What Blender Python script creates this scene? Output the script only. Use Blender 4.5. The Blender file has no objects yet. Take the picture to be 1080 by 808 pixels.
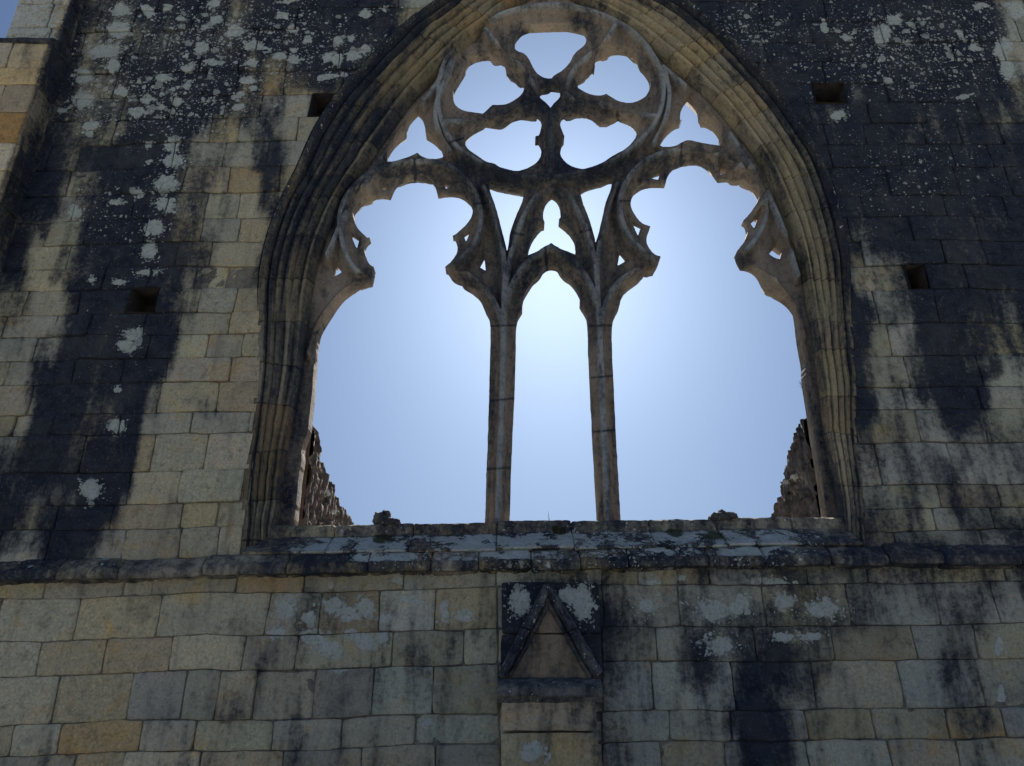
import bpy, math, random
import numpy as np
from mathutils import Matrix, Vector
R = math.radians
rng = np.random.default_rng(7)
scene = bpy.context.scene
col = scene.collection

# ------------------------------------------------------------------ camera
F = 800.0; CX, CY = 540.0, 404.0
TH = R(24.0)
CAM = np.array([-0.27, -5.0, 1.6])
RIGHT = np.array([1.0, 0, 0])
FWD = np.array([0, math.cos(TH), math.sin(TH)])
UP = np.array([0, -math.sin(TH), math.cos(TH)])
cd = bpy.data.cameras.new('camera'); co = bpy.data.objects.new('camera', cd); col.objects.link(co)
cd.sensor_width = 36.0; cd.lens = F/1080*36; cd.clip_end = 3000
m = Matrix.Identity(4)
for i in range(3):
    m[i][0] = RIGHT[i]; m[i][1] = UP[i]; m[i][2] = -FWD[i]; m[i][3] = CAM[i]
co.matrix_world = m
scene.camera = co

def at(px, py, y):
    """photo point -> point of the real plane at depth y (arrays allowed)"""
    px = np.asarray(px, float); py = np.asarray(py, float); y = np.asarray(y, float)
    a = (px-CX)/F; b = (CY-py)/F
    dy = FWD[1]+b*UP[1]; dz = FWD[2]+b*UP[2]
    t = (y-CAM[1])/dy
    return np.stack([CAM[0]+a*t, np.broadcast_to(y, np.shape(t)).astype(float), CAM[2]+dz*t], -1)

def at_x(px, py, X):
    a = (px-CX)/F; b = (CY-py)/F
    t = (X-CAM[0])/a
    return CAM[1]+t*(FWD[1]+b*UP[1]), CAM[2]+t*(FWD[2]+b*UP[2])

def proj(P):
    r = P-CAM
    d = np.maximum(r@FWD, .05)
    return CX+F*(r@RIGHT)/d, CY-F*(r@UP)/d

# ------------------------------------------------------------------ noise
def _h(i, j, k, s):
    n = (i*374761393+j*668265263+k*2147483647+s*1274126177) & 0x7fffffff
    n = ((n ^ (n >> 13))*1274126177) & 0x7fffffff
    n = (n ^ (n >> 16)) & 0xffffff
    return n/float(0xffffff)
def vn(P, sc, seed=0):
    Q = np.asarray(P)*np.asarray(sc)
    I = np.floor(Q).astype(np.int64); f = Q-I; f = f*f*(3-2*f)
    i, j, k = I[..., 0], I[..., 1], I[..., 2]
    out = 0
    for a in (0, 1):
        for b in (0, 1):
            for c in (0, 1):
                w = (f[..., 0] if a else 1-f[..., 0])*(f[..., 1] if b else 1-f[..., 1])*(f[..., 2] if c else 1-f[..., 2])
                out = out+w*_h(i+a, j+b, k+c, seed)
    return out
def fbm(P, sc, seed=0, oct=3):
    o = 0; a = .5; t = 0
    for q in range(oct):
        o = o+a*vn(P, np.asarray(sc)*(2.03**q), seed+q*17); t += a; a *= .55
    return o/t-.5
def sstep(a, b, x):
    t = np.clip((x-a)/(b-a), 0, 1); return t*t*(3-2*t)

# ------------------------------------------------------------------ mesh builder
class MB:
    def __init__(s): s.V = []; s.F4 = []; s.F3 = []; s.T = []; s.W = []; s.n = 0
    def add(s, V, quads=None, tris=None, tint=(.3, .27, .2), wear=None):
        V = np.asarray(V, float).reshape(-1, 3); n = len(V)
        if quads is not None and len(quads): s.F4.append(np.asarray(quads, int)+s.n)
        if tris is not None and len(tris): s.F3.append(np.asarray(tris, int)+s.n)
        s.V.append(V)
        T = np.ones((n, 4)); T[:, :3] = tint; s.T.append(T)
        if wear is None: wear = np.full((n, 3), np.nan)
        Wr = np.ones((n, 4)); Wr[:, :3] = wear; s.W.append(Wr)
        s.n += n
    def build(s, name, mat, parent=None, sharp=38, wearfn=None):
        V = np.concatenate(s.V); T = np.concatenate(s.T); Wr = np.concatenate(s.W)
        bad = np.isnan(Wr[:, 0])
        if bad.any():
            Wr[bad, :3] = (wearfn or wear_wall)(V[bad])
        q = np.concatenate(s.F4) if s.F4 else np.zeros((0, 4), int)
        t = np.concatenate(s.F3) if s.F3 else np.zeros((0, 3), int)
        me = bpy.data.meshes.new(name)
        me.vertices.add(len(V)); me.vertices.foreach_set('co', V.astype(np.float32).ravel())
        me.loops.add(q.size+t.size)
        me.loops.foreach_set('vertex_index', np.concatenate([q.ravel(), t.ravel()]).astype(np.int32))
        me.polygons.add(len(q)+len(t))
        st = np.concatenate([np.arange(len(q))*4, q.size+np.arange(len(t))*3]).astype(np.int32)
        me.polygons.foreach_set('loop_start', st)
        me.polygons.foreach_set('use_smooth', np.ones(len(st), bool))
        me.update(calc_edges=True); me.validate()
        for nm, A in (('tint', T), ('wear', Wr)):
            a = me.attributes.new(nm, 'FLOAT_COLOR', 'POINT')
            a.data.foreach_set('color', A.astype(np.float32).ravel())
        me.set_sharp_from_angle(angle=R(sharp))
        me.materials.append(mat)
        o = bpy.data.objects.new(name, me); col.objects.link(o)
        if parent is not None: o.parent = parent
        return o

def grid_quads(nu, nv, keep=None):
    i, j = np.meshgrid(np.arange(nu-1), np.arange(nv-1), indexing='ij')
    a = i*nv+j
    q = np.stack([a, a+nv, a+nv+1, a+1], -1).reshape(-1, 4)
    return q if keep is None else q[keep.ravel()]

def inside(poly, x, z):
    c = np.zeros(np.shape(x), bool); n = len(poly)
    for i in range(n):
        x0, z0 = poly[i]; x1, z1 = poly[(i+1) % n]
        if z0 == z1: continue
        k = (z0 > z) != (z1 > z)
        c ^= k & (x < (x1-x0)*(z-z0)/(z1-z0)+x0)
    return c

# ------------------------------------------------------------------ wear maps (what stain, lichen, moss grows where on the real wall)
SL = ["22866777696999", "24856678788978", "26867788756688", "28756888643477", "39657886472277", "59569865373266",
      "89479864283255", "97389853273244", "94399853233344", "83699973263344", "52898752223444", "33888842233444",
      "25979832234444", "28889623234444", "39879425234444", "59789222244444", "79898222344444", "88694233344444",
      "96972242444444", "75952242444444"]
SR = ["999999899985", "999999799984", "999999889995", "899886988986", "889877897897", "778878889897",
      "777789699876", "777789588856", "666669579678", "555549247668", "555538347775", "555548638855",
      "555557436844", "555557537983", "555557724852", "555557533444", "555545544634", "555544444654",
      "555544651366", "666666666666"]
SB = ["222233243343334344678644444554566465433", "111123444345544545798755566655646564335", "221112334355444554666643767853353643333",
      "221123453544545433555644758863225753333", "221134455444444433445545458743224563333", "332235544443333333445543569853344464222",
      "343125543444422333444544349844443353322"]
SG = np.full((27, 36), 4.0)
for r in range(20):
    SG[r, :14] = [int(c) for c in SL[r][:14]]; SG[r, 24:] = [int(c) for c in SR[r]]
for r in range(7):
    SG[20+r] = [int(c) for c in SB[r][:36]]
SG[5:13, 28:36] += 2.1; SG[13:19, 29:36] += 1.5; SG[5:8, 24:36] += .5; SG[0:13, 2:12] += .6; SG[3:10, 28:30] += .4
SG = np.clip(SG/9.0, 0, 1)**1.3
LB = """157,12,9,7 177,7,6,5 223,3,8,5 189,21,4,4 227,21,11,6 215,28,6,5 215,52,9,9 227,66,18,5 199,73,9,5 172,81,8,5 198,92,7,5
180,95,4,4 187,108,8,5 172,115,5,4 127,97,9,6 156,105,8,8 145,118,15,6 159,152,5,4 159,170,4,3 183,154,10,11 183,171,14,10 86,164,7,5
95,141,5,4 98,131,12,6 67,115,7,4 120,73,10,9 91,80,15,11 89,105,18,11 125,12,18,11 112,55,22,15 125,33,15,11 250,32,11,8 269,48,15,8
282,51,6,5 293,61,10,6 307,63,8,6 262,85,12,5 267,94,6,4 254,101,8,5 255,115,10,5 267,67,7,5 298,17,7,5 308,32,6,4 307,52,5,4 322,43,6,5
342,59,8,5 354,60,8,8 371,58,10,7 385,53,8,6 357,42,7,5 371,40,5,4 387,14,7,5 338,79,8,5 347,77,10,4 361,76,7,3 405,10,4,3 307,2,22,3
176,193,19,12 176,213,19,12 162,240,15,13 156,265,10,13 145,205,8,6 154,288,22,5 123,297,9,4 80,222,9,9 123,212,11,4 140,352,12,8 96,297,5,4
134,364,12,8 120,447,11,9 96,514,12,14 121,409,5,4 866,29,5,9 891,41,9,4 929,38,11,15 940,20,14,8 960,23,5,4 1056,51,15,15 1063,74,12,17
1074,10,12,12 1034,4,13,4 1027,50,11,5 1016,100,9,3 935,88,6,5 1009,36,6,5 887,120,10,6 753,642,26,20 780,638,14,12 759,680,22,16 866,640,30,14
827,669,14,6 855,669,18,6 812,610,28,6 685,636,14,9 716,608,5,4 827,632,10,8 302,644,18,14 328,655,9,6 354,641,18,14 370,649,26,12
389,643,11,13 432,635,8,6 465,644,5,15 486,649,18,7 406,654,8,6 292,670,16,7 331,675,14,12 344,686,18,9 370,670,10,6 383,678,16,12 403,673,6,8
357,709,14,3 351,618,5,3 419,613,8,5 447,763,7,8 615,636,13,22 601,628,14,12 548,634,14,18 562,794,12,11 1055,680,5,12 1060,731,5,14 690,612,6,4"""
LB = np.array([[float(v) for v in t.split(',')] for t in LB.split()])
LB[LB[:, 1] < 600, 2:] *= .86
DOTS = [(240, 40, 190, 60, .50), (180, 100, 120, 60, .50), (110, 220, 60, 60, .32), (120, 350, 90, 120, .18), (960, 50, 150, 70, .48), (790, 30, 60, 40, .46),
        (960, 180, 130, 70, .3), (960, 290, 90, 60, .18), (690, 640, 40, 20, .34), (370, 660, 110, 40, .3), (550, 640, 30, 30, .34), (480, 640, 30, 20, .25), (110, 510, 30, 30, .2), (800, 650, 60, 40, .22)]
def stain_at(px, py):
    gx = np.clip(px/30-.5, 0, 34.999); gy = np.clip(py/30-.5, 0, 25.999)
    i = gx.astype(int); j = gy.astype(int); fx = gx-i; fy = gy-j
    fx = fx*fx*(3-2*fx); fy = fy*fy*(3-2*fy)
    return SG[j, i]*(1-fx)*(1-fy)+SG[j, i+1]*fx*(1-fy)+SG[j+1, i]*(1-fx)*fy+SG[j+1, i+1]*fx*fy
def lichen_at(px, py):
    L = np.zeros(len(px))
    for a, b, rx, ry in LB:
        k = (abs(px-a) < rx*1.7) & (abs(py-b) < ry*1.7)
        if k.any():
            d = np.sqrt(((px[k]-a)/rx)**2+((py[k]-b)/ry)**2)
            L[k] = np.maximum(L[k], min(.97, .74+2.4/rx)-.45*d)
    for a, b, rx, ry, s in DOTS:
        d = ((px-a)/rx)**2+((py-b)/ry)**2
        L = np.maximum(L, s*np.exp(-d*.8))
    return np.clip(L, 0, 1)
def wear_wall(P):
    px, py = proj(P*np.array([1, 0, 1.0]))
    jx = fbm(P, (5, 5, 4), 5)*48; jy = fbm(P, (4, 4, 2.2), 9)*54
    S = stain_at(px+jx, py+jy)*1.06
    S = S+fbm(P, (3.2, 3.2, 2.0), 23)*.34*sstep(.15, .5, S)
    L = lichen_at(px+jx*.25, py+jy*.2)
    return np.stack([np.clip(S, 0, 1), L, np.zeros(len(S))], -1)

# ------------------------------------------------------------------ materials
def nodes_of(mat):
    mat.use_nodes = True; nt = mat.node_tree; nt.nodes.clear(); return nt
def mk(nt, typ, **kw):
    n = nt.nodes.new(typ)
    for k, v in kw.items(): setattr(n, k, v)
    return n
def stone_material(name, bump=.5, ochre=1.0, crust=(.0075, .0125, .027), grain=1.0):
    mat = bpy.data.materials.new(name); nt = nodes_of(mat); L = nt.links.new
    out = mk(nt, 'ShaderNodeOutputMaterial'); bs = mk(nt, 'ShaderNodeBsdfPrincipled'); L(bs.outputs[0], out.inputs[0])
    bs.inputs['Roughness'].default_value = .92; bs.inputs['Specular IOR Level'].default_value = .25
    tc = mk(nt, 'ShaderNodeTexCoord')
    ti = mk(nt, 'ShaderNodeAttribute', attribute_name='tint'); we = mk(nt, 'ShaderNodeAttribute', attribute_name='wear')
    sep = mk(nt, 'ShaderNodeSeparateColor'); L(we.outputs['Color'], sep.inputs[0])
    def noise(sc, det=4, rough=.55, scale_vec=None, dist=0.0):
        n = mk(nt, 'ShaderNodeTexNoise'); n.inputs['Scale'].default_value = sc; n.inputs['Detail'].default_value = det
        n.inputs['Roughness'].default_value = rough; n.inputs['Distortion'].default_value = dist
        if scale_vec:
            mp = mk(nt, 'ShaderNodeMapping'); mp.inputs['Scale'].default_value = scale_vec
            L(tc.outputs['Object'], mp.inputs[0]); L(mp.outputs[0], n.inputs['Vector'])
        else: L(tc.outputs['Object'], n.inputs['Vector'])
        return n.outputs['Fac']
    def math_(op, a, b=None, c=None, clamp=False):
        n = mk(nt, 'ShaderNodeMath', operation=op, use_clamp=clamp)
        for i, v in enumerate((a, b, c)):
            if v is None: continue
            if isinstance(v, (int, float)): n.inputs[i].default_value = v
            else: L(v, n.inputs[i])
        return n.outputs[0]
    def ramp(v, a, b, lo=0., hi=1.):
        n = mk(nt, 'ShaderNodeMapRange', interpolation_type='SMOOTHSTEP')
        L(v, n.inputs[0]); n.inputs[1].default_value = a; n.inputs[2].default_value = b; n.inputs[3].default_value = lo; n.inputs[4].default_value = hi
        return n.outputs[0]
    def mix(f, a, b, mode='MIX'):
        n = mk(nt, 'ShaderNodeMix', data_type='RGBA', blend_type=mode)
        if isinstance(f, (int, float)): n.inputs[0].default_value = f
        else: L(f, n.inputs[0])
        for i, v in ((6, a), (7, b)):
            if isinstance(v, tuple): n.inputs[i].default_value = (*v, 1)
            else: L(v, n.inputs[i])
        return n.outputs[2]
    big = noise(2.3, 3, .6); mid = noise(11, 4, .62); fine = noise(60, 4, .65); grit = noise(210, 2, .6)
    streak = noise(8.0, 5, .66, (1, 1, .16)); patch = noise(26, 4, .6, dist=.4)
    cloud = noise(1.1, 3, .6)
    och = noise(3.6, 5, .65, dist=.6)
    c = ti.outputs['Color']
    c = mix(ramp(big, .3, .7, 0, .45), c, mix(1.0, c, (.78, .80, .84), 'MULTIPLY'))
    c = mix(ramp(mid, .55, .78, 0, .55), c, mix(1.0, c, (1.12, .82, .5), 'MULTIPLY'))
    c = mix(ramp(mid, .46, .26, 0, .75), c, mix(1.0, c, (.50, .50, .52), 'MULTIPLY'))
    c = mix(ramp(och, .52, .72, 0, .75*ochre), c, mix(1.0, c, (1.16, .93, .62), 'MULTIPLY'))
    c = mix(ramp(och, .47, .30, 0, .7), c, mix(1.0, c, (.62, .64, .68), 'MULTIPLY'))
    c = mix(ramp(patch, .54, .72, 0, .7), c, mix(1.0, c, (1.28, 1.26, 1.2), 'MULTIPLY'))
    c = mix(ramp(patch, .46, .28, 0, .8), c, mix(1.0, c, (.62, .62, .63), 'MULTIPLY'))
    c = mix(ramp(streak, .50, .72, 0, .55), c, mix(1.0, c, (.60, .62, .66), 'MULTIPLY'))
    v = math_('ADD', math_('MULTIPLY', fine, 1.3*grain), math_('ADD', math_('MULTIPLY', grit, .4*grain), 1-.85*grain))
    vv = mk(nt, 'ShaderNodeCombineColor'); [L(v, vv.inputs[i]) for i in range(3)]
    c = mix(1.0, c, vv.outputs[0], 'MULTIPLY')
    # dark crust of soot and algae, running down in streaks; navy tint imitates glare
    S = sep.outputs[0]
    s = math_('ADD', S, math_('MULTIPLY', math_('SUBTRACT', streak, .5), 1.0))
    s = math_('ADD', s, math_('MULTIPLY', math_('SUBTRACT', patch, .5), .80))
    s = math_('ADD', s, math_('MULTIPLY', math_('SUBTRACT', fine, .5), .60))
    s = math_('ADD', s, math_('MULTIPLY', math_('SUBTRACT', cloud, .5), .35))
    c = mix(ramp(s, .27, .66, 0, .80), c, mix(.55, mix(1.0, c, (.34, .36, .40), 'MULTIPLY'), (.05, .052, .056)))
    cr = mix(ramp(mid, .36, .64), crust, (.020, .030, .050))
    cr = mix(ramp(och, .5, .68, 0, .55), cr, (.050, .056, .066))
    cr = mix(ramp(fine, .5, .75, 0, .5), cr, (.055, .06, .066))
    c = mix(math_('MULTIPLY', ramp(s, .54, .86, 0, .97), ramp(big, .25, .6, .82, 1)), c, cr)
    fl = noise(48, 3, .55)
    c = mix(math_('MULTIPLY', ramp(fl, .57, .69, 0, .5), ramp(s, .45, .7)), c, (.092, .108, .122))
    # lichen: rosettes and scattered dots
    G = sep.outputs[1]
    g = math_('ADD', G, math_('MULTIPLY', math_('SUBTRACT', patch, .5), .55))
    g = math_('ADD', g, math_('MULTIPLY', math_('SUBTRACT', fine, .5), .22))
    lp = math_('MULTIPLY', ramp(g, .54, .61), .92)
    lf = lp; tone = patch
    nv = mk(nt, 'ShaderNodeTexNoise'); nv.inputs['Scale'].default_value = 22; nv.inputs['Detail'].default_value = 3; L(tc.outputs['Object'], nv.inputs['Vector'])
    wv = mk(nt, 'ShaderNodeMix', data_type='VECTOR'); wv.inputs[0].default_value = .05
    L(tc.outputs['Object'], wv.inputs[4]); L(nv.outputs['Color'], wv.inputs[5])
    for vs_, ga, pw, wob in ((12.0, 1.15, 1.5, .16), (25.0, 1.35, 1.8, .14), (62.0, 1.7, 2.8, .10)):
        vo = mk(nt, 'ShaderNodeTexVoronoi'); vo.inputs['Scale'].default_value = vs_; L(wv.outputs[1], vo.inputs['Vector'])
        sc2 = mk(nt, 'ShaderNodeSeparateColor'); L(vo.outputs['Color'], sc2.inputs[0])
        rad = math_('SUBTRACT', math_('MULTIPLY', math_('MULTIPLY', G, ga), math_('POWER', sc2.outputs[0], pw)), .05)
        dd = math_('ADD', vo.outputs['Distance'], math_('MULTIPLY', math_('SUBTRACT', fine, .5), wob))
        lf = math_('MAXIMUM', lf, math_('MULTIPLY', ramp(math_('SUBTRACT', rad, dd), .0, .06), ramp(sc2.outputs[1], 0, 1, .5, 1)))
        tone = math_('MAXIMUM', math_('MULTIPLY', tone, .8), math_('MULTIPLY', sc2.outputs[2], .75))
    lc = mix(ramp(tone, .3, .7), (.60, .62, .59), (.42, .48, .38))
    lc = mix(ramp(fine, .4, .7, 0, .6), lc, (.64, .65, .62))
    lc = mix(ramp(patch, .45, .3, 0, .6), lc, (.2, .21, .2))
    lc = mix(ramp(grit, .5, .3, 0, .6), lc, (.17, .18, .17))
    c = mix(math_('MULTIPLY', lf, .92), c, lc)
    # moss
    B = sep.outputs[2]
    b = math_('ADD', B, math_('MULTIPLY', math_('SUBTRACT', mid, .5), .9))
    c = mix(ramp(b, .45, .62, 0, .9), c, mix(fine, (.012, .018, .006), (.05, .062, .016)))
    L(c, bs.inputs['Base Color'])
    h = math_('ADD', math_('MULTIPLY', fine, .9), math_('ADD', math_('MULTIPLY', grit, .35), math_('MULTIPLY', mid, 1.6)))
    h = math_('ADD', h, math_('MULTIPLY', lf, .35))
    bp = mk(nt, 'ShaderNodeBump'); bp.inputs['Strength'].default_value = bump; bp.inputs['Distance'].default_value = .02
    L(h, bp.inputs['Height']); L(bp.outputs[0], bs.inputs['Normal'])
    return mat
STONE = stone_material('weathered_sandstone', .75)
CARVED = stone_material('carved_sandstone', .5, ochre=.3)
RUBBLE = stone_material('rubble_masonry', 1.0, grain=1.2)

def plain_mat(name, c0, c1, sc):
    mat = bpy.data.materials.new(name); nt = nodes_of(mat)
    out = mk(nt, 'ShaderNodeOutputMaterial'); bs = mk(nt, 'ShaderNodeBsdfPrincipled'); nt.links.new(bs.outputs[0], out.inputs[0])
    n = mk(nt, 'ShaderNodeTexNoise'); n.inputs['Scale'].default_value = sc; n.inputs['Detail'].default_value = 6
    r = mk(nt, 'ShaderNodeValToRGB'); r.color_ramp.elements[0].color = (*c0, 1); r.color_ramp.elements[1].color = (*c1, 1)
    r.color_ramp.elements[0].position = .3; r.color_ramp.elements[1].position = .7
    tc = mk(nt, 'ShaderNodeTexCoord'); nt.links.new(tc.outputs['Object'], n.inputs['Vector'])
    nt.links.new(n.outputs['Fac'], r.inputs[0]); nt.links.new(r.outputs[0], bs.inputs['Base Color'])
    bs.inputs['Roughness'].default_value = .9
    return mat
GROUND = plain_mat('pale_bounce_ground', (.31, .305, .26), (.46, .455, .41), 3)  # unseen ground, made pale and neutral to bounce light onto the wall
WEED = plain_mat('dry_weed', (.10, .085, .035), (.18, .14, .06), 40)
MOSS = plain_mat('dark_moss', (.015, .022, .008), (.055, .065, .02), 60)

def tag(o, label=None, cat=None, group=None, kind=None):
    if label: o['label'] = label
    if cat: o['category'] = cat
    if group: o['group'] = group
    if kind: o['kind'] = kind
    return o
def empty(name, loc):
    o = bpy.data.objects.new(name, None); col.objects.link(o); o.location = loc; o.empty_display_size = .2
    bpy.context.view_layer.update(); return o
def reparent(child, parent):
    child.parent = parent; child.matrix_parent_inverse = parent.matrix_world.inverted()

# ------------------------------------------------------------------ window arch curves (outer edge at the wall face, inner edge against the tracery)
PAIRS = [(252, 588, 288, 590), (255, 556, 290, 556), (255, 545, 292, 545), (259, 499, 298, 490), (264.5, 455, 304, 455), (271, 389, 316, 395), (272, 345, 322, 345), (272, 300, 328, 299),
         (276, 270, 335, 269), (285, 238, 347, 236), (297, 208, 363, 203), (312, 178, 381, 177), (330, 137, 405, 143), (356, 98, 432, 106),
         (383, 69, 451, 85), (418, 33, 482, 52), (454, 4.5, 512, 27), (495, -24, 540, 6), (540, -49, 562, -8), (582, -68, 582, -18),
         (625, -48, 602, -7), (670, -25, 627, 8), (724.6, 2, 662, 28), (758, 27, 702, 59), (785, 56, 735, 87), (814, 89, 760, 112), (840, 125, 788, 146),
         (865, 165, 808, 176), (880, 203, 823, 210), (889, 238, 836, 240), (895, 270, 844, 267), (897, 304, 851, 300), (899, 335, 856, 330),
         (901, 370, 862, 370), (904, 404, 867, 404), (904, 457, 872, 452), (908, 500, 880, 495), (911, 545, 887, 545), (911, 556, 888, 556), (913, 588, 891, 590)]
YA = .235; YT = .38; E = .055; HS = .165
A = np.array(PAIRS, float)
Po = at(A[:, 0], A[:, 1], 0.0); Pi = at(A[:, 2], A[:, 3], YA)
def catmull(P, n):
    P = np.asarray(P, float); m_ = len(P)
    d = np.r_[0, np.cumsum(np.linalg.norm(np.diff(P, axis=0), axis=1))]
    T = np.gradient(P, d, axis=0)
    s = np.linspace(0, d[-1], n); k = np.clip(np.searchsorted(d, s, 'right')-1, 0, m_-2)
    h = (d[k+1]-d[k])[:, None]; t = ((s-d[k])/(d[k+1]-d[k]))[:, None]
    return ((2*t**3-3*t**2+1)*P[k]+(t**3-2*t**2+t)*h*T[k]+(-2*t**3+3*t**2)*P[k+1]+(t**3-t**2)*h*T[k+1]), s/d[-1]
both, _ = catmull(np.concatenate([Po[:, [0, 2]], Pi[:, [0, 2]]], 1), 620)
OUT2, IN2 = both[:, :2], both[:, 2:]

def arch_poly(t, bottom=None):
    p = OUT2*(1-t)+IN2*t
    return [tuple(q) for q in p]

# ------------------------------------------------------------------ the abbey wall
wall = tag(empty('abbey_wall', (0, .45, 0)), 'ruined sandstone abbey wall streaked black, pierced by a big pointed traceried window', 'wall', kind='thing')

def bow(x): return .015*x-.0018*x*x
PAL = np.array([[.43, .36, .235], [.40, .35, .255], [.34, .32, .275], [.33, .25, .16], [.44, .33, .17], [.46, .43, .355], [.37, .34, .28]])
def pick_tint(w=(3, 3, 3, 1.0, .7, 1.0, 3), warm=(1.03, .99, .90)):
    w = np.array(w, float); t = PAL[rng.choice(len(PAL), p=w/w.sum())]*.62+np.array([.39, .335, .235])*.38
    return np.clip(t*(1+rng.normal(0, .09))*(1+rng.normal(0, .012, 3))*np.array(warm)*1.40, .05, .68)
TINTS = [(20, 140, (.50, .30, .12)), (20, 110, (.46, .37, .25)), (40, 690, (.40, .37, .29)), (100, 735, (.50, .38, .18)), (120, 768, (.44, .27, .12)), (110, 800, (.5, .4, .24)), (60, 650, (.43, .40, .31)),
         (150, 690, (.45, .36, .22)), (120, 650, (.42, .35, .23)), (165, 735, (.30, .28, .25)), (190, 475, (.50, .44, .31)), (250, 460, (.44, .44, .40)), (250, 385, (.38, .26, .15)), (250, 405, (.36, .25, .15)),
         (170, 560, (.30, .22, .14)), (220, 390, (.40, .38, .33)), (935, 285, (.52, .42, .25)), (985, 555, (.55, .47, .30)), (910, 725, (.46, .37, .22)), (960, 425, (.50, .46, .37)), (305, 560, (.28, .2, .13)),
         (90, 690, (.46, .39, .24)), (30, 735, (.38, .36, .29)), (295, 95, (.40, .29, .16)), (285, 215, (.48, .36, .18)), (275, 235, (.48, .37, .2)), (870, 805, (.42, .38, .27)), (1050, 760, (.42, .31, .15)), (970, 375, (.45, .43, .38))]

def warp(P):
    Q = np.stack([P[..., 0], 0*P[..., 0], P[..., 2]], -1)
    P = P.copy()
    P[..., 0] += fbm(Q, 1.7, 101)*.055+fbm(Q, 5.5, 104)*.016
    P[..., 2] += fbm(Q, 1.3, 102)*.035+fbm(Q, 5, 103)*.014
    return P
def block(mb, O, U, V, N, u0, u1, v0, v1, off=0., depth=.022, cell=.022, bowf=None, cut=None, tint=(.3, .27, .2), rough=1.0, gap=.0015, wear=None, seed=0):
    gu0, gu1 = u0+gap*rng.uniform(.2, 1.9), u1-gap*rng.uniform(.2, 1.9)
    gv0, gv1 = v0+gap*rng.uniform(.2, 1.9), v1-gap*rng.uniform(.2, 1.9)
    def ladder(a, b):
        n = max(2, int(round((b-a-.03)/cell)))
        return np.concatenate([[a, a+.002], np.linspace(a+.008, b-.008, n+1), [b-.002, b]])
    if gu1-gu0 < .05 or gv1-gv0 < .05: return
    us, vs = ladder(gu0, gu1), ladder(gv0, gv1)
    hx = np.zeros(len(us)); hx[[0, -1]] = -depth; hx[[1, -2]] = -.004
    hz = np.zeros(len(vs)); hz[[0, -1]] = -depth; hz[[1, -2]] = -.004
    Ug, Vg = np.meshgrid(us, vs, indexing='ij')
    H = np.minimum(hx[:, None], hz[None, :])+off
    du = np.minimum(Ug-gu0, gu1-Ug); dv = np.minimum(Vg-gv0, gv1-Vg)
    su = np.where(Ug-gu0 < gu1-Ug, 1, -1); sv = np.where(Vg-gv0 < gv1-Vg, 1, -1)
    wc = np.exp(-(du+dv)/.016)*.006*rough
    Pn = np.stack([Ug, Vg, np.full_like(Ug, seed*.37)], -1)
    j1 = fbm(Pn, 9, 31)*.012*rough; j2 = fbm(Pn, 9, 47)*.012*rough
    Uu = Ug+su*wc+j1*np.exp(-du/.05); Vv = Vg+sv*wc+j2*np.exp(-dv/.05)
    edge = np.minimum(du, dv)
    H = H+fbm(Pn, 4, 3)*.014*rough+fbm(Pn, 22, 13)*.007*rough
    chip = sstep(.16, .3, fbm(Pn, 6, 71))*np.exp(-edge/.03)*.010*rough
    H = H-chip
    if bowf is not None: Vv = Vv+bowf(Uu)
    P = O+Uu[..., None]*U+Vv[..., None]*V+H[..., None]*N
    if bowf is not None: P = warp(P)
    keep = None
    if cut is not None:
        c = (P[:-1, :-1]+P[1:, 1:])/2
        keep = ~cut(c)
        if not keep.any(): return
    mb.add(P.reshape(-1, 3), grid_quads(len(us), len(vs), keep), tint=tint, wear=wear)

def mortar(mb, O, U, V, N, u0, u1, v0, v1, d=.015, bowf=None, cut=None, cell=.05):
    nu = max(2, int((u1-u0)/cell)+1); nv = max(2, int((v1-v0)/cell)+1)
    Ug, Vg = np.meshgrid(np.linspace(u0, u1, nu), np.linspace(v0, v1, nv), indexing='ij')
    H = -d+fbm(np.stack([Ug, Vg, Ug*0], -1), 5, 90)*.008
    if bowf is not None: Vg = Vg+bowf(Ug)
    P = O+Ug[..., None]*U+Vg[..., None]*V+H[..., None]*N
    if bowf is not None: P = warp(P)
    keep = None
    if cut is not None:
        keep = ~cut((P[:-1, :-1]+P[1:, 1:])/2)
        if not keep.any(): return
    w = wear_wall(P.reshape(-1, 3)); w[:, 0] = np.clip(w[:, 0]+.12, 0, 1); w[:, 1] *= .3
    mb.add(P.reshape(-1, 3), grid_quads(nu, nv, keep), tint=(.29, .26, .205), wear=w)

def recess(mb, O, U, V, N, u0, u1, v0, v1, bowf, depth=.26):
    """an empty putlog hole: four sides and a back"""
    b = bowf((u0+u1)/2); g = .006
    c = [(u0+g, v0+b+g), (u1-g, v0+b+g), (u1-g, v1+b-g), (u0+g, v1+b-g)]
    n = 6
    V_ = []
    for k in range(n):
        for (u, v) in c:
            q = O+U*u+V*v-N*(depth*k/(n-1)-.002)+np.array(rng.normal(0, .004, 3)); V_.append(q)
    Q = []
    for k in range(n-1):
        for i in range(4):
            Q.append((k*4+i, k*4+(i+1) % 4, k*4+4+(i+1) % 4, k*4+4+i))
    Q.append(tuple((n-1)*4+i for i in range(4)))
    V_ = warp(np.array(V_))
    mb.add(V_, Q, tint=(.10, .075, .055), wear=np.tile([.55, 0, 0], (len(V_), 1)))

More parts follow.
